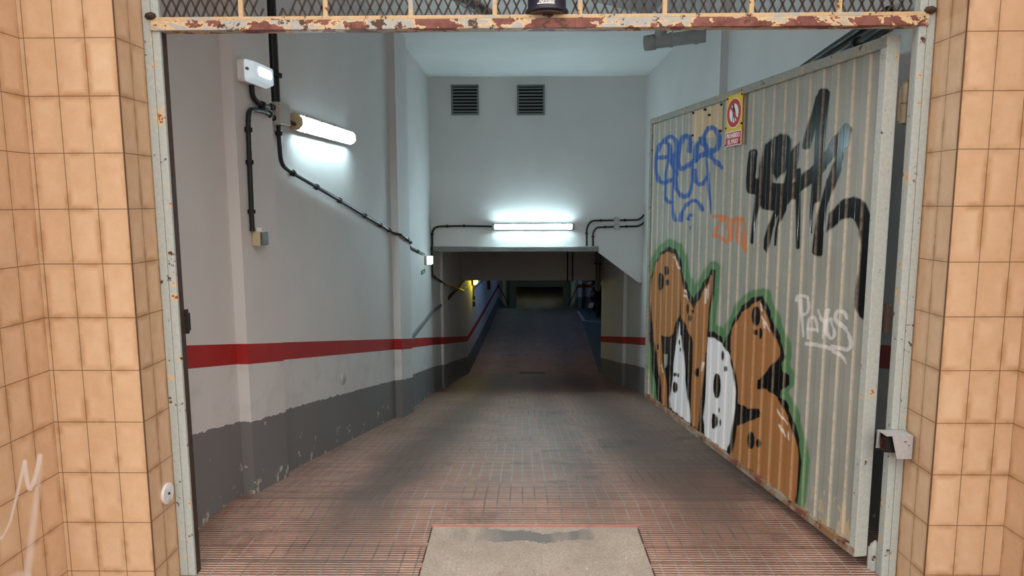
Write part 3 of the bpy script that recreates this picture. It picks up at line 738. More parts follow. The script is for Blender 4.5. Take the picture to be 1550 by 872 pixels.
for u, z in ((1.345, 2.13), (1.345, 1.98), (1.56, 2.13), (1.72, 2.13), (1.72, 1.99), (1.5, 2.09)):
    w = MB(); w.lathe([(.007, -.012), (.007, .008), (.004, .011)], gp(u, z), GN, 10); w.build('bolt', M['blackcap'], pt_, smooth=True)

# prohibition sign riveted on the gate
sg = thing('prohibition_sign', gp(1.175, 1.88, .01), 'yellow, white and red no-pedestrians sign near the top of the gate', 'sign')
SF = (gp(1.175, 1.88, .008), -GT, (0, 0, 1), GN)    # x to the reader's right, y up
w = MB(); w.prism([(-.09, 0), (.09, 0), (.088, .283), (-.086, .279)], SF, 0, .003); w.build('plate', M['signyellow'], sg)
w = MB(); w.prism([(-.09, 0), (.09, 0), (.09, .082), (-.09, .08)], SF, .003, .0042); w.build('white_border', M['white'], sg)
w = MB(); w.prism([(-.085, .005), (.085, .005), (.085, .077), (-.085, .075)], SF, .0042, .005); w.build('red_panel', M['red'], sg)
def disc(r0, r1, d0, d1, cy=.18, n=40):
    w = MB(); o, ux, uy, uz = [np.array(q, float) for q in SF]
    v = []; fs = []
    for k in range(n):
        a = 2*math.pi*k/n; e = ux*math.cos(a)+uy*math.sin(a)
        c0 = o+uy*cy; v += [c0+e*r0+uz*d0, c0+e*r1+uz*d0, c0+e*r1+uz*d1, c0+e*r0+uz*d1]
    for k in range(n):
        j = (k+1) % n
        for i in range(4): fs.append((4*k+i, 4*k+(i+1) % 4, 4*j+(i+1) % 4, 4*j+i))
    return w.add(v, fs)
disc(.0, .082, .003, .0042).build('white_disc', M['white'], sg); disc(.052, .078, .0042, .005).build('red_ring', M['red'], sg)
w = MB()
w.prism([(-.009+.010*math.cos(a), .222+.011*math.sin(a)) for a in [k*math.pi/6 for k in range(12)]], SF, .0042, .0048)
for q in ([(-.016, .212), (.006, .212), (.016, .186), (.022, .168), (.016, .165), (.006, .182), (.004, .172), (-.012, .172), (-.02, .19)],
          [(-.012, .173), (.0, .173), (-.008, .148), (-.012, .126), (-.024, .122), (-.024, .128), (-.018, .13)], [(-.004, .173), (.006, .173), (.013, .15), (.018, .128), (.026, .13), (.024, .123), (.010, .123), (.005, .148)]):
    w.prism(q, SF, .0042, .0048)
w.build('pedestrian_figure', M['blackcap'], sg)
c_, s_ = math.cos(math.radians(-45)), math.sin(math.radians(-45))
w = MB(); w.prism([(c_*x-s_*y, .18+s_*x+c_*y) for x, y in ((-.056, -.007), (.056, -.007), (.056, .007), (-.056, .007))], SF, .0049, .0055); w.build('red_slash', M['red'], sg)
def text_mesh(name, s, size, fr, mat, parent, d=.001, bend=None, xs=1, bold=.0, shear=0, align='CENTER'):
    cu = bpy.data.curves.new('lettering', 'FONT'); cu.body = s; cu.size = size; cu.align_x = align; cu.extrude = d/2; cu.offset = bold; cu.shear = shear; cu.resolution_u = 3
    to = bpy.data.objects.new('lettering', cu); COL.objects.link(to)
    dg = bpy.context.evaluated_depsgraph_get(); me = to.evaluated_get(dg).to_mesh()
    vs = [v.co.copy() for v in me.vertices]; fs = [list(p.vertices) for p in me.polygons]
    to.evaluated_get(dg).to_mesh_clear(); bpy.data.objects.remove(to); bpy.data.curves.remove(cu)
    o, ux, uy, uz = [np.array(q, float) for q in fr]
    mb = MB()
    if bend is None: mb.add([o+ux*v.x*xs+uy*v.y+uz*v.z for v in vs], fs)
    else:
        R = bend; mb.add([o+ux*math.sin(v.x*xs/R)*(R+v.z)+uy*v.y-uz*(1-math.cos(v.x*xs/R))*R+uz*v.z for v in vs], fs)
    return mb.build(name, mat, parent, fix=False)
def sfr(dy): return (np.array(SF[0])+np.array([0, 0, dy])+GN*.0055, SF[1], SF[2], SF[3])
text_mesh('lettering', 'PROHIBIDO', .036, sfr(.045), M['white'], sg, xs=.78, bold=.0006)
text_mesh('lettering', 'EL PASO', .036, sfr(.012), M['white'], sg, xs=.86, bold=.0006)
for x, y in ((-.078, .268), (.08, .272), (-.088, .105), (.086, .115), (-.084, .008), (.07, .012)):
    w = MB(); w.lathe([(.006, 0), (.006, .006), (.003, .008)], np.array(SF[0])-GT*x+np.array([0, 0, y]), GN, 10); w.build('rivet', M['blackcap'], sg)

# ------------------------------------------------------------------ things on the frame and facade
bc = thing('warning_beacon', (.095, 2.70, 2.273), 'dark navy warning beacon with white lettering above the gate beam', 'beacon')
c = (.0955, 2.70, ZB+.0515)
w = MB(); w.lathe([(.074, .004), (.080, .008), (.083, .009), (.083, .016), (.080, .020), (.0755, .0205), (.0735, .026), (.0725, .115), (.066, .12)], c, (0, 0, 1), 48); w.build('base', M['navy'], bc, smooth=True)
w = MB(); w.lathe([(.07, .0), (.072, .004)], c, (0, 0, 1), 40); w.build('gasket', M['downpipe'], bc)
w = MB(); w.lathe([(.066, .12), (.066, .19), (.058, .225), (.035, .248), (.004, .256)], c, (0, 0, 1), 40); w.build('dome', M['amber'], bc, smooth=True)
R = .0734
TF = ((c[0]-.002, c[1]-R, c[2]+.0315), (1, 0, 0), (0, 0, 1), (0, -1, 0))
text_mesh('lettering', 'Aprimatic', .0195, TF, M['white'], bc, d=.0012, bend=R, xs=.8, bold=.0004, shear=.25)
w = MB(); v = []; fs = []
for k in range(13):
    x = -.037+.074*k/12; a = x/R
    for z in (.0235, .0275): v.append((c[0]-.002+math.sin(a)*(R+.0008), c[1]-math.cos(a)*(R+.0008), c[2]+z+.003))
for k in range(12): fs.append((2*k, 2*k+2, 2*k+3, 2*k+1))
w.add(v, fs).build('logo_bar', M['white'], bc, fix=False)
w = MB(); w.box((c[0]-.05, 2.668, ZB+.0506), (c[0]+.05, 2.714, ZB+.054)); w.build('mounting_plate', M['darkrust'], bc)

pc = thing('photocell_housing', (1.5, 2.67, .6), 'bent sheet steel photocell cover on the right gate jamb', 'photocell')
# open-sided hood: right wall panel, front flap, top plate
X0, X1, Y0, Y1, Z0, Z1 = 1.438, 1.546, 2.598, 2.672, .55, .647
w = MB()
w.box((X0, Y0, Z1-.003), (X1, Y1, Z1))
w.prism([(X0+.024, Z1-.003), (X1, Z1-.003), (X1, Z0), (X0+.047, Z0)], ((0, Y0, 0), (1, 0, 0), (0, 0, 1), (0, 1, 0)), 0, .003)
w.box((X1-.003, Y0, Z0), (X1, Y1, Z1)); w.box((X0, Y1-.004, Z0+.02), (X1+.012, Y1, Z1))
w.prism([(0, Z1-.003), (.022, Z1-.003), (.01, Z0+.03), (0, Z0+.03)], ((X0, Y1, 0), (0, -1, 0), (0, 0, 1), (1, 0, 0)), 0, .003)
sh = w.build('cover', M['steel'], pc, bevel=.001)
w = MB(); w.box((X0+.012, 2.618, .568), (X0+.06, 2.665, .637)); sn = w.build('sensor', M['blackcap'], pc, bevel=.004)
w = MB(); w.box((X0+.008, 2.622, .575), (X0+.014, 2.655, .627)); w.build('sensor_lens', M['redlens'], sn, bevel=.003)
for zz in (.635, .565):
    w = MB(); w.lathe([(.006, 0), (.006, .004), (.003, .006)], (X1+.007, Y1-.004, zz), (0, -1, 0), 10); w.build('screw', M['hinge'], pc)
dp = atX(251, 747, XL)
rf = thing('round_reflector', dp, 'round white reflector disc on the tiled return left of the gate', 'reflector')
w = MB(); w.lathe([(.040, 0), (.043, .004), (.043, .010), (.040, .0125), (.012, .0125)], dp, (1, 0, 0), 36, (.98, 1.0)); w.build('disc', M['whiteplastic'], rf, smooth=True)
w = MB(); w.lathe([(.0055, .012), (.0055, .016), (.002, .017)], dp, (1, 0, 0), 8); w.build('screw', M['blackcap'], rf)

# ------------------------------------------------------------------ left wall fittings
def hit(poly, x, y, off=0.0):
    """first point of the wall line seen through a pixel of the photograph, moved into the room"""
    best = None; d = ray(x, y)
    for a, b in zip(poly, poly[1:]):
        e = np.array([b[0]-a[0], b[1]-a[1]]); n = np.array([e[1], -e[0], 0.]); L = np.linalg.norm(n)
        if L < .12: continue
        n /= L
        den = n@d
        if abs(den) < 1e-6: continue
        if n[0]*(1 if poly is LEFT else -1) < 0: n = -n; den = -den
        t = n@(np.array([a[0], a[1], 0])+n*off-CAM)/den; p = CAM+d*t; k = ((p[:2]-np.array(a))@e)/(e@e)
        if -1e-3 <= k <= 1.001 and t > 0 and (best is None or t < best[0]):
            best = (t, p, n, np.array([e[0]/L, e[1]/L, 0]))
    return best[1:]
WL = [(-1.592, 2.755), (-1.506, 3.985), (-1.279, 7.25)]     # plane of the first wall stretch
def hw(x, y, off=.02): return hit(LEFT, x, y, off)[0]
def plane_fr(p, al=None):
    d = np.array([.0700, 1, 0]); d /= np.linalg.norm(d); n = np.array([d[1], -d[0], 0]); return (p, d, (0, 0, 1), n)
def wl(x, y, off=0):
    a = np.array([-1.506, 3.985, 0]); d = np.array([-1.279+1.506, 7.25-3.985, 0]); d /= np.linalg.norm(d); n = np.array([d[1], -d[0], 0])
    return pxpl(x, y, n, a+n*off)
def rounded(pts, r=.05, n=5):
    pts = [np.array(p, float) for p in pts]; out = [pts[0]]
    for a, b, c in zip(pts, pts[1:], pts[2:]):
        u = a-b; v = c-b; lu, lv = np.linalg.norm(u), np.linalg.norm(v); q = min(r, lu*.45, lv*.45)
        p0, p2 = b+u/lu*q, b+v/lv*q
        for k in range(n+1):
            t = k/n; out.append(p0*(1-t)**2+b*2*t*(1-t)+p2*t*t)
    out.append(pts[-1]); return out
def conduit(pts, r, label, clips=(), mat='black', rr=.06, cat='conduit', name='conduit', base=None):
    q = rounded(pts, rr); w = MB(); w.tube(q, r, 10)
    o = w.build(name, M[mat], None, loc=q[0], smooth=True); tag(o, label, cat)
    for i, t in clips:
        a, b = np.array(pts[i]), np.array(pts[i+1]); p = a+(b-a)*t; d = (b-a)/np.linalg.norm(b-a)
        w = MB(); w.tube([p-d*.011, p+d*.011], r*1.6, 8); w.build('clip', M['blackcap'], o)
    return o
def lamp_frame(p, d):
    d = np.array(d, float); d /= np.linalg.norm(d); n = np.array([d[1], -d[0], 0]); return (np.array(p), d, n, np.array([0, 0, 1.]))

def tube_lamp(name, label, fr, L, mat_up, mat_lo, group, vs=1.0):
    """fr: centre of the back on the wall, (along, out, up)"""
    o, ux, uy, uz = fr
    uz = np.array(uz)*vs
    lp = thing(name, o, label, 'lamp', group)
    pf = ((o), uy, uz, ux)
    w = MB(); w.prism([(.001, -.05), (.035, -.056), (.035, .056), (.001, .05)], pf, -L/2, L/2); w.build('housing', M['greyplastic'], lp, bevel=.004)
    w = MB(); prof_ = [(.036, -.047), (.060, -.040), (.074, -.022), (.074, .022), (.060, .040), (.036, .047)]
    k0 = len(w.f)
    w.prism(prof_, pf, -L/2+.035, L/2-.035)
    # top-facing strip uses the dimmer material
    for i, f in enumerate(w.f):
        zs = [np.dot(np.array(w.v[j])-o, uz) for j in f]; ys = [np.dot(np.array(w.v[j])-o, uy) for j in f]
        if len(f) == 4 and (min(zs) > .015 or (vs < 1 and max(zs) < -.012)): w.mi[i] = 1
    w.build('diffuser', [mat_lo, mat_up], lp, fix=True)
    for s in (-1, 1):
        w = MB(); w.prism([(.001, -.05), (.05, -.05), (.076, -.022), (.076, .022), (.05, .05), (.001, .05)], pf, s*(L/2+.004), s*(L/2-.034)); w.build('end_cap', M['ivory'] if name == 'wall_tube_lamp' else M['greyplastic'], lp, bevel=.004)
    for k in range(4):
        x = -L/2+L*(k+.6)/4.2
        for s in (-1, 1):
            w = MB(); w.fbox((o, ux, uy, uz), (x-.012, .028, s*.052-.006), (x+.012, .05, s*.052+.006)); w.build('clip', M['hinge'], lp)
    return lp
dL = np.array([.0695, 1, 0.])
NLW = np.array([1, -.0695, 0])/np.linalg.norm([1, .0695])
a = wl(449, 190, .045); b = wl(534, 205, .045)
LL = float(np.linalg.norm((b-a)[:2])); cpt = (a+b)/2-NLW*.045; cpt[2] = 2.083
tube_lamp('wall_tube_lamp', 'lit fluorescent lamp on the left wall beside the junction box', lamp_frame(cpt, dL), LL, M['lensup'], M['lens'], None)
hc = np.array([.154, 9.5, 1.232])
tube_lamp('header_tube_lamp', 'lit fluorescent lamp centred on the header wall under the vents', (hc, np.array([1., 0, 0]), np.array([0, -1., 0]), np.array([0, 0, 1.])), 1.14, M['lensedge'], M['lens2'], None, .72)

# bulkhead lamp
p0, p1 = wl(369, 110, .10), wl(405, 118, .105)
cb_ = (p0+p1)/2-NLW*.04; cb_[2] = 2.252; hb = float(np.linalg.norm((p1-p0)[:2]))/2
fr_ = lamp_frame(cb_, dL)
bl = thing('bulkhead_lamp', fr_[0], 'white lit emergency bulkhead lamp at the top of the left wall', 'lamp')
def rr2(a, b, r, n=5):
    out = []
    for sx, sy, a0 in ((1, 1, 0), (-1, 1, 90), (-1, -1, 180), (1, -1, 270)):
        for k in range(n+1):
            t = math.radians(a0+90*k/n); out.append((sx*(a-r)+r*math.cos(t), sy*(b-r)+r*math.sin(t)))
    return out
pfb = (fr_[0], fr_[1], fr_[3], fr_[2])
w = MB(); w.prism(rr2(hb, .058, .02), pfb, -.001, .04); w.build('base', M['whiteplastic'], bl, bevel=.004)
w = MB(); o_, ux, uy, uz = [np.array(q) for q in pfb]
A_ = [o_+ux*x+uy*y+uz*.0405 for x, y in rr2(hb-.002, .057, .02)]; B_ = [o_+ux*x+uy*y+uz*.085 for x, y in rr2(hb-.02, .045, .015)]
n_ = len(A_); w.add(A_+B_, [list(range(n_)), [n_+i for i in range(n_)]]+[(i, (i+1) % n_, n_+(i+1) % n_, n_+i) for i in range(n_)])
df = w.build('cover', M['bulk'], bl)
w = MB(); w.prism(rr2(hb*.6, .022, .021), (o_+uy*.005+ux*.01, ux, uy, uz), .084, .088); w.build('tube_glow', M['bulkbright'], df)
w = MB(); w.lathe([(.008, 0), (.008, .012)], o_-ux*(hb-.009)+uy*.005+uz*.055, -ux, 8); w.build('screw', M['hinge'], bl)

# junction box
jp = wl(423, 173, .035)-NLW*.035; jf = lamp_frame(jp, dL)
jb = thing('junction_box', jp, 'grey square junction box on the left wall between the two lamps', 'junction box')
w = MB(); w.fbox(jf, (-.075, 0, -.065), (.075, .06, .065)); w.build('box', M['greyplastic'], jb, bevel=.006)
w = MB(); w.fbox(jf, (-.073, .0605, -.063), (.073, .072, .063)); w.build('lid', M['greyplastic'], jb, bevel=.004)
for z_ in (.03, -.03):
    w = MB(); w.lathe([(.018, 0), (.018, .02), (.014, .03)], np.array(jp)+jf[1]*(-.075)+jf[2]*.03+np.array([0, 0, z_]), -jf[1], 12); w.build('gland', M['blackcap'], jb)
J = lambda du, dz, dn=.03: np.array(jp)+jf[1]*du+jf[2]*dn+np.array([0, 0, dz])
# black trunk from the ceiling to the box
tp = wl(412, 60, .03); bt = J(-.045, .066)
conduit([np.array([bt[0], bt[1], CEIL-.01]), np.array(bt)], .031, 'thick black conduit dropping from the ceiling to the junction box', [(0, .86)], rr=.01)
conduit([wl(381, 128, .08), wl(382, 146, .08), wl(392, 157, .08), wl(402, 161, .08), J(-.1, .03, .035)], .014, 'short black cable curving from the bulkhead lamp to the junction box', [(2, .5), (3, .6)], rr=.05)
conduit([J(-.1, -.03, .035), wl(401, 168, .08), wl(376, 165, .08), wl(376, 200, .078), wl(382, 350, .078)], .0135, 'black conduit looping from the junction box down to the switch box', [(0, .5), (2, .9), (3, .3), (3, .8)], rr=.12)
conduit([J(.075, -.018), wl(446, 188, .035)], .012, 'stub of black conduit between junction box and wall lamp')
pts = [J(-.01, -.066), wl(422, 205, .022), wl(425, 249, .022), wl(440, 260, .022), wl(500, 295, .022), wl(560, 331, .022), wl(590, 349, .022)]
conduit(pts, .0135, 'long black conduit slanting down the left wall from the junction box', [(0, .8), (3, .05), (3, .62), (4, .2), (4, .85), (5, .5), (5, .95)], rr=.15)
pA = wl(590, 349, .022); pB = np.array([-1.214, 6.9, pA[2]-.06])
pC = np.array([-1.18, 7.2, pB[2]-.06]); pD = hw(616, 366, .02); pE = hw(642, 385, .02)
conduit([pA+np.array([0, .01, 0]), np.array([-1.29, 6.735, pA[2]-.03]), np.array([-1.214, 6.75, pA[2]-.045]), np.array([-1.183, 7.24, pA[2]-.15]), np.array([-1.262, 7.34, pA[2]-.19]), pE], .0135, 'black conduit stepping over the second pilaster to the emergency light', [(2, .6), (4, .15), (4, .6)], rr=.03)
# switch box
sp_ = wl(387, 361, .0625); sf = lamp_frame(sp_, dL)
sw = thing('switch_box', sp_, 'small surface switch box at the end of the hanging conduit', 'switch')
w = MB(); w.fbox(sf, (-.045, 0, -.04), (.045, .045, .04)); bx_ = w.build('body', M['ivory'], sw, bevel=.005)
w = MB(); w.fbox(sf, (-.04, .0455, -.036), (.04, .056, .036)); w.build('rocker', M['downpipe'], sw, bevel=.004)
w = MB(); w.lathe([(.018, 0), (.018, .02)], np.array(sp_)+np.array([.0, -.01, .04])+sf[2]*.022, (0, 0, 1), 12); w.build('gland', M['whiteplastic'], sw)
# round blank cover low on the wall
cv = wl(519, 573); w = MB(); w.lathe([(.05, 0), (.05, .006), (.042, .01), (.01, .012)], cv, jf[2], 24)
tag(w.build('blank_cover', M['greyplastic'], None, loc=cv, smooth=True), 'small round blank cover low on the left wall above the grey base', 'cover')

# emergency light and green sign at the header corner
ep = hw(643, 394, 0); ef = (np.array(ep), np.array([0, 1., 0]), np.array([1., 0, 0]), np.array([0, 0, 1.]))
em = thing('emergency_light', ep, 'small square lit light at the foot of the header corner', 'lamp')
w = MB(); w.fbox(ef, (-.06, 0, -.06), (.06, .035, .06)); w.build('housing', M['greyplastic'], em, bevel=.005)
w = MB(); w.fbox(ef, (-.056, .0355, -.052), (.056, .10, .052)); w.build('lens', M['emerg'], em, bevel=.008)
gp_ = hw(641, 411, .001)
gs = MB(); gs.fbox((gp_, np.array([0, 1., 0]), np.array([1., 0, 0]), np.array([0, 0, 1.])), (-.2, 0, -.026), (.14, .004, .026))
gs = gs.build('exit_route_sign', M['green'], None, loc=gp_); tag(gs, 'small green sign on the left wall under the small lit light', 'sign')
w = MB(); w.fbox((gp_, np.array([0, 1., 0]), np.array([1., 0, 0]), np.array([0, 0, 1.])), (-.1, .004, -.006), (-.02, .0055, .006)); w.build('symbol', M['white'], gs)

HD = lambda x, y, d=.02: atY(x, y, 9.5-d)
hx = -1.262
conduit([HD(746, 343, .03), HD(700, 342), np.array([hx, 9.48, HD(648, 343)[2]]), np.array([hx, 9.48, .97]), np.array([hx, 9.43, .95]), np.array([hx-.005, 9.43, .80])], .014, 'black conduit from the header lamp round to the emergency light', [(0, .95), (1, .5), (2, .4)], rr=.12)
P1 = hw(649, 408, .02)
q = [np.array([hx-.005, 9.43, .79]), np.array([-1.262, 9.43, .70]), np.array([-1.262, 9.43, .55]), hit(LEFT, 663, 423, .02)[0], np.array([-1.172, 10.35, .305]), hit(LEFT, 692, 436, .02)[0], hit(LEFT, 702, 441, .02)[0]]
conduit(q, .0125, 'black conduit from the emergency light descending into the dim passage', [(2, .3), (3, .3), (4, .5)], rr=.06)
# conduits at the right of the header
def hpath(pts): return [HD(x, y) for x, y in pts]
c1 = hpath([(978, 322), (968, 333), (895, 334), (888, 345), (888, 381)]); c2 = hpath([(978, 334), (968, 342.5), (903, 344), (897.5, 352), (897.5, 381)])
c1[-1][2] = .96; c2[-1][2] = .96
conduit(c1, .0125, 'upper black conduit bending down the right side of the header wall', [(1, .3), (1, .8), (3, .3)], rr=.1)
conduit(c2, .0125, 'lower black conduit bending down the right side of the header wall', [(1, .3), (1, .8), (3, .3)], rr=.1)
for px, py, lb in ((933, 333, 'upper small round grey junction disc on the header conduits'), (933, 343.5, 'lower small round grey junction disc on the header conduits')):
    p = HD(px, py, 0); w = MB(); w.lathe([(.043, .0), (.043, .036), (.036, .042), (.008, .043)], p, (0, -1, 0), 20)
    tag(w.build('round_junction', M['greyplastic'], None, loc=p, smooth=True), lb, 'junction box', 'round junction discs on the header')
for px, lb in ((859, 'left one of two thin black conduits on the low beam'), (866.5, 'right one of two thin black conduits on the low beam')):
    p = atY(px, 400, 12.88); conduit([np.array([p[0], 12.862, .94]), np.array([p[0], 12.862, .06])], .0135, lb, rr=.01)
dpx = atY(905, 400, 12.75)[0]
o = conduit([np.array([dpx, 12.7, .94]), np.array([dpx, 12.7, .0]), np.array([dpx, 12.75, -.08])], .05, 'thick dark downpipe in front of the right end of the low beam', [(0, .55)], mat='downpipe', cat='pipe', name='downpipe')

# vents
for px, lb in ((704, 'left louvred vent high on the header wall'), (803.5, 'right louvred vent high on the header wall')):
    p = atY(px, 151.5, 9.5); vt = thing('louvre_vent', p, lb, 'vent', 'louvred vents on the header wall')
    W_, H_ = .178, .19; fv = (p, np.array([1., 0, 0]), np.array([0, -1., 0]), np.array([0, 0, 1.]))
    w = MB(); w.fbox(fv, (-W_, .001, -H_), (W_, .004, H_)); w.build('recess_shade', M['void'], vt)  # black sheet stands in for the shade of the recess behind the slats
    w = MB()
    for s in (-1, 1): w.fbox(fv, (s*W_-.012 if s > 0 else -W_-.012, 0, -H_-.012), (s*W_+.012 if s > 0 else -W_+.012, .03, H_+.012)); w.fbox(fv, (-W_, 0, s*H_-.012), (W_, .03, s*H_+.012))
    w.build('frame', M['ventframe'], vt)
    for k in range(8):
        z_ = -H_+.022+k*(2*H_-.03)/8+.012; w = MB()
        o_, ux, uy, uz = fv
        w.prism([(.006, .013), (.026, -.009), (.028, -.006), (.008, .016)], (o_+uz*z_, uy, uz, ux), -W_+.011, W_-.011); w.build('slat', M['ventframe'], vt)

# ------------------------------------------------------------------ right wall and ceiling fittings
pp = thing('drain_pipe', (1.4, 6.3, 3.0), 'grey plastic drain pipe with end cap under the ceiling on the right', 'pipe')
e0, e1 = np.array([1.165, 6.52, 3.03]), np.array([1.70, 6.32, 3.055]); dd = (e1-e0)/np.linalg.norm(e1-e0)
w = MB(); w.tube([e0, e1], .06, 20); w.build('pipe_run', M['pvc'], pp, smooth=True)
w = MB(); w.lathe([(.06, -.03), (.068, -.028), (.07, .0), (.07, .07), (.066, .075)], e0, dd, 24); cap = w.build('end_cap', M['pvc'], pp, smooth=True)
w = MB(); w.lathe([(.018, 0), (.018, .012), (.008, .014)], e0+dd*.06+np.array([-.02, -.06, .0]), (-.2, -1, 0), 12); w.build('screw_plug', M['pvc'], cap, smooth=True)
t0 = e0+dd*.12; w = MB(); w.tube([t0, t0+np.array([0, 0, .25])], .055, 18); w.build('tee_branch', M['pvc'], pp, smooth=True)
for k in (.2, .42):
    w = MB(); w.tube([e0+dd*k, e0+dd*(k+.03)], .067, 20); w.build('coupling', M['pvc'], pp, smooth=True)
w = MB(); t1 = e0+dd*.215; w.tube([t1+np.array([0, -.055, -.02]), t1+np.array([0, -.058, .2])], .006, 6); w.build('hanger', M['steel'], pp)
RW = [(1.70, 2.755), (1.69, 5.75)]
def hr(x, y, off): return atX(x, y, 1.695-off)
conduit([hr(1215, 103, .03), hr(1262, 71, .03), hr(1345, 16, .03)], .022, 'upper thick black pipe slanting along the right wall above the gate', rr=.02, cat='pipe', name='slanted_pipe')
conduit([hr(1262, 92, .03), hr(1300, 66, .03), hr(1368, 22, .03)], .022, 'lower thick black pipe slanting along the right wall above the gate', [(0, .98)], rr=.02, cat='pipe', name='slanted_pipe')
conduit([atZ(690, -6, 3.235), atZ(740, 25, 3.235), atZ(790, 70, 3.235)][:2]+[np.array([-.2, 6.5, CEIL-.02])], .045, 'dark pipe crossing the ceiling behind the wire mesh', rr=.02, cat='pipe', name='ceiling_pipe', mat='downpipe')
a_, b_ = atZ(895, 2, 3.2), atZ(984, 23.5, 3.2)
w = MB(); w.add([(a_[0], a_[1], 3.27), (b_[0], b_[1], 3.27), (b_[0]+.1, b_[1]-1.0, 3.27), (a_[0]-.1, a_[1]-1.0, 3.27), (a_[0], a_[1], 3.2), (b_[0], b_[1], 3.2), (b_[0]+.1, b_[1]-1.0, 3.2), (a_[0]-.1, a_[1]-1.0, 3.2)],
               [(0, 1, 2, 3), (4, 5, 6, 7), (0, 1, 5, 4), (1, 2, 6, 5), (2, 3, 7, 6), (3, 0, 4, 7)])
tag(w.build('ceiling_duct', M['pvc'], None, loc=(1.0, 6, 3.2)), 'flat grey duct on the ceiling behind the wire mesh', 'duct')

# ------------------------------------------------------------------ deep passage
tz = .035
def trunk_seg(poly, label, mat, cat='trunking'):
    w = MB()
    for a, b in zip(poly, poly[1:]):
        a, b = np.array([*a, tz]), np.array([*b, tz]); d = (b-a)/np.linalg.norm(b-a); n = np.array([d[1], -d[0], 0]); L = np.linalg.norm(b-a)
        w.fbox((a, d, n, np.array([0, 0, 1.])), (0, .002, -.024), (L, .03, .024))
    p = (*poly[0], tz); tag(w.build('cable_trunking', M[mat], None, loc=p, bevel=.003), label, cat)
trunk_seg([(-1.28, 7.55), (-1.285, 9.5), (-1.24, 10.05)], 'grey cable trunking on the left wall between pilaster and dark passage', 'trunk')
trunk_seg([(-1.215, 10.65), (-1.153, 12.9), (-1.11, 13.95)], 'black cable trunking on the left wall running under the low beam', 'blackcap')
def lw(y):
    for a, b in zip(LEFT, LEFT[1:]):
        if a[1] <= y <= b[1] and b[1] > a[1]: return a[0]+(b[0]-a[0])*(y-a[1])/(b[1]-a[1])
yl = 14.45; yp = np.array([lw(yl), yl, -.09])
yw_ = thing('yellow_lamp', yp, 'lit yellow bulkhead lamp on the left wall just past the low beam', 'lamp')
w = MB(); w.lathe([(.11, 0), (.115, .03), (.10, .045)], yp, (1, 0, 0), 24, (.75, 1)); w.build('base', M['blackcap'], yw_, smooth=True)
w = MB(); w.lathe([(.095, .046), (.095, .07), (.075, .11), (.04, .13), (.004, .135)], yp, (1, 0, 0), 24, (.75, 1)); w.build('glass', M['yellow'], yw_, smooth=True)
def lwp(x, y, off=.02): return hit(LEFT, x, y, off)[0]
conduit([lwp(716.5, 424), lwp(716.5, 452)], .012, 'thin black conduit with switches hanging past the yellow lamp')
o_ = lwp(717, 455); w = MB(); w.box((o_[0]-.02, o_[1]-.05, o_[2]-.13), (o_[0]+.03, o_[1]+.05, o_[2]-.02)); w.box((o_[0]-.02, o_[1]-.05, o_[2]+.02), (o_[0]+.03, o_[1]+.05, o_[2]+.1))
tag(w.build('passage_switch', M['blackcap'], None, loc=o_, bevel=.005), 'black switch pair at the lower end of the passage conduit', 'switch')
conduit([lwp(717, 437), lwp(731, 424)], .018, 'black pipe rising diagonally on the blue-lit wall')
conduit([lwp(694, 436), lwp(702, 440), lwp(709, 431)], .008, 'thin black cable hanging under the yellow lamp')
o_ = lwp(739, 431); w = MB(); w.box((o_[0]-.02, o_[1]-.12, o_[2]-.12), (o_[0]+.06, o_[1]+.12, o_[2]+.25))
tag(w.build('passage_fuse_box', M['redlens'], None, loc=o_, bevel=.01), 'dark red box on the far blue-lit left wall', 'box')
# drain grate at the foot of the ramp
dg_ = MB(); zc = fz(13.82)
dr = thing('drain_grate', (.2, 13.8, zc), 'narrow metal drain grate across the foot of the ramp', 'drain')
w = MB(); w.box((-.07, 13.72, zc-.01), (.475, 13.74, zc+.02)); w.box((-.07, 13.86, zc-.01), (.475, 13.88, zc+.012)); w.build('frame', M['darkrust'], dr)
w = MB()
for k in range(18): w.box((-.06+k*.03, 13.74, zc-.005), (-.048+k*.03, 13.86, zc+.014))
w.build('bars', M['hinge'], dr)

# motorcycle, seen from behind
mx, my, mz = 2.36, 21.2, fz(21)+.003
mo = thing('motorcycle', (mx, my, mz), 'dark motorcycle with a white rear plate parked in the bay beyond the right wall', 'motorcycle')
MF = lambda x, y, z: (mx+x, my+y, mz+z)
for y_ in (-.38, .85):
    w = MB(); n_ = 26; v = []; fs = []
    for i in range(n_):
        a = 2*math.pi*i/n_
        for j in range(8):
            b = 2*math.pi*j/8; r = .245+.055*math.cos(b); v.append(MF(.06*math.sin(b), y_+r*math.cos(a), .30+r*math.sin(a)))
    for i in range(n_):
        for j in range(8): fs.append((i*8+j, i*8+(j+1) % 8, ((i+1) % n_)*8+(j+1) % 8, ((i+1) % n_)*8+j))
    wh = w.add(v, fs).build('wheel', M['rubber'], mo, smooth=True)
    w = MB(); w.lathe([(.05, -.03), (.19, -.012), (.20, 0), (.19, .012), (.05, .03)], MF(0, y_, .30), (1, 0, 0), 20); w.build('rim', M['hinge'], wh)
w = MB(); w.tube([MF(0, -.62, .72), MF(0, -.45, .70), MF(0, -.1, .62), MF(0, .3, .58), MF(0, .55, .75)], [.07, .15, .17, .19, .12], 14); w.build('body', M['gloss'], mo, smooth=True)
w = MB(); w.tube([MF(0, -.5, .84), MF(0, -.25, .82), MF(0, .1, .8)], [.10, .14, .10], 12); w.build('seat', M['blackcap'], mo, smooth=True)
w = MB(); w.box(MF(-.22, -.78, .82), MF(.2, -.46, 1.0)); w.build('top_case', M['gloss'], mo, bevel=.05, seg=4)
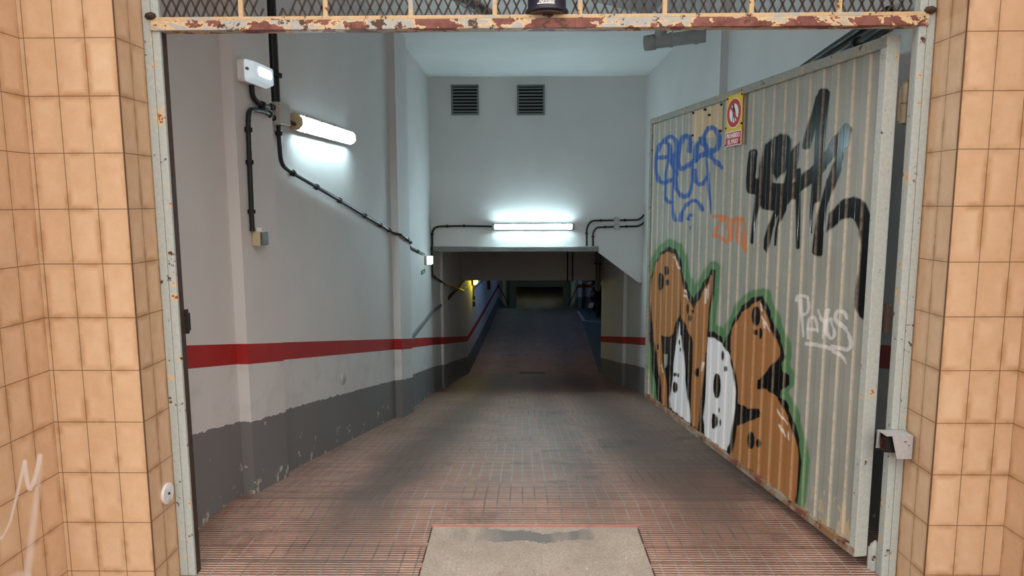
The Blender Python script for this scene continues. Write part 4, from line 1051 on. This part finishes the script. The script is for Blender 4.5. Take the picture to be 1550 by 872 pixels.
w = MB(); w.tube([MF(0, .55, .5), MF(0, .50, .95), MF(0, .46, 1.02)], [.07, .14, .1], 12); w.build('front_fairing', M['gloss'], mo, smooth=True)
w = MB(); w.tube([MF(-.36, .38, 1.0), MF(-.2, .44, 1.03), MF(.2, .44, 1.03), MF(.36, .38, 1.0)], .018, 8); w.build('handlebar', M['blackcap'], mo, smooth=True)
for s in (-1, 1):
    w = MB(); w.tube([MF(s*.25, .42, 1.03), MF(s*.3, .4, 1.16)], .008, 6); w.lathe([(.05, -.012), (.06, 0), (.05, .012)], MF(s*.31, .4, 1.18), (0, 1, 0), 14, (1.3, .8)); w.build('mirror', M['gloss'], mo, smooth=True)
w = MB(); w.box(MF(-.28, -.785, .60), MF(-.06, -.70, .67)); w.build('tail_light', M['redlens'], mo, bevel=.02)
w = MB(); w.prism([(-.36, .34), (-.20, .34), (-.16, .50), (-.30, .50)], (MF(0, -.72, 0), (1, 0, 0), (0, 0, 1), (0, 1, 0)), 0, .012); pl_ = w.build('number_plate', M['plate'], mo)
w = MB(); w.prism([(-.30, .36), (-.1, .55), (.12, .66), (.12, .48)], (MF(0, -.70, 0), (1, 0, 0), (0, 0, 1), (0, 1, 0)), 0, .02); w.build('plate_bracket', M['blackcap'], mo)
w = MB(); w.tube([MF(.2, .2, .28), MF(.22, -.3, .34), MF(.23, -.6, .42)], [.035, .05, .06], 10); w.build('exhaust', M['hinge'], mo, smooth=True)
w = MB(); w.tube([MF(-.05, .1, .32), MF(-.22, .05, .02)], .014, 8); w.build('side_stand', M['blackcap'], mo)

# lamps of the lower levels, hidden behind the beam but part of the place
def ceil_lamp(x, y, z, mat, label, along_x=True, L=1.2):
    lp = thing('ceiling_tube_lamp', (x, y, z), label, 'lamp')
    hx_, hy_ = (L/2, .06) if along_x else (.06, L/2)
    w = MB(); w.box((x-hx_, y-hy_, z-.035), (x+hx_, y+hy_, z)); w.build('housing', M['greyplastic'], lp)
    w = MB(); w.box((x-hx_+.02, y-hy_+.01, z-.08), (x+hx_-.02, y+hy_-.01, z-.036)); w.build('diffuser', M[mat], lp, bevel=.015)
ceil_lamp(-.35, 15.9, .419, 'bluetube', 'cool tube lamp on the ceiling of the middle garage level')
ceil_lamp(1.2, 20.4, .419, 'bluetube', 'second cool tube lamp on the ceiling of the middle garage level', False)
ceil_lamp(1.0, 47.0, -2.601, 'greentube', 'greenish tube lamp on the ceiling of the lowest garage level')
ceil_lamp(-.3, 30.0, .419, 'greentube', 'greenish tube lamp above the lower ramp')

# ------------------------------------------------------------------ daylight and exposure
wd = bpy.data.worlds.new('overcast_daylight'); SC.world = wd; wd.use_nodes = True
nt = wd.node_tree; bg = nt.nodes['Background']
bg.inputs['Color'].default_value = (1.0, .95, .9, 1); bg.inputs['Strength'].default_value = 1.0
tc_ = nt.nodes.new('ShaderNodeTexCoord'); sx_ = nt.nodes.new('ShaderNodeSeparateXYZ'); nt.links.new(tc_.outputs['Generated'], sx_.inputs[0])
rp_ = nt.nodes.new('ShaderNodeValToRGB'); nt.links.new(sx_.outputs[2], rp_.inputs[0])
els = rp_.color_ramp.elements; els.new(.5)
for e_, (p_, k_) in zip(els, ((0, .55), (.4, 1.35), (1, 1.9))): e_.position = p_; e_.color = (k_, k_*.95, k_*.9, 1)
nt.links.new(rp_.outputs[0], bg.inputs['Color'])
sl = bpy.data.lights.new('daylight_from_street', 'SUN'); sl.energy = 1.75; sl.angle = math.radians(75); sl.color = (1, .93, .85)
so = bpy.data.objects.new('daylight_from_street', sl); COL.objects.link(so); so.rotation_euler = (math.radians(46), 0, math.radians(4))
SC.view_settings.view_transform = 'Standard'; SC.view_settings.look = 'None'; SC.view_settings.gamma = 1; SC.view_settings.exposure = .14
SC.view_settings.use_curve_mapping = False
SC.cycles.use_denoising = True
SC.cycles.max_bounces = 10; SC.cycles.diffuse_bounces = 6
SC.cycles.sample_clamp_indirect = 6
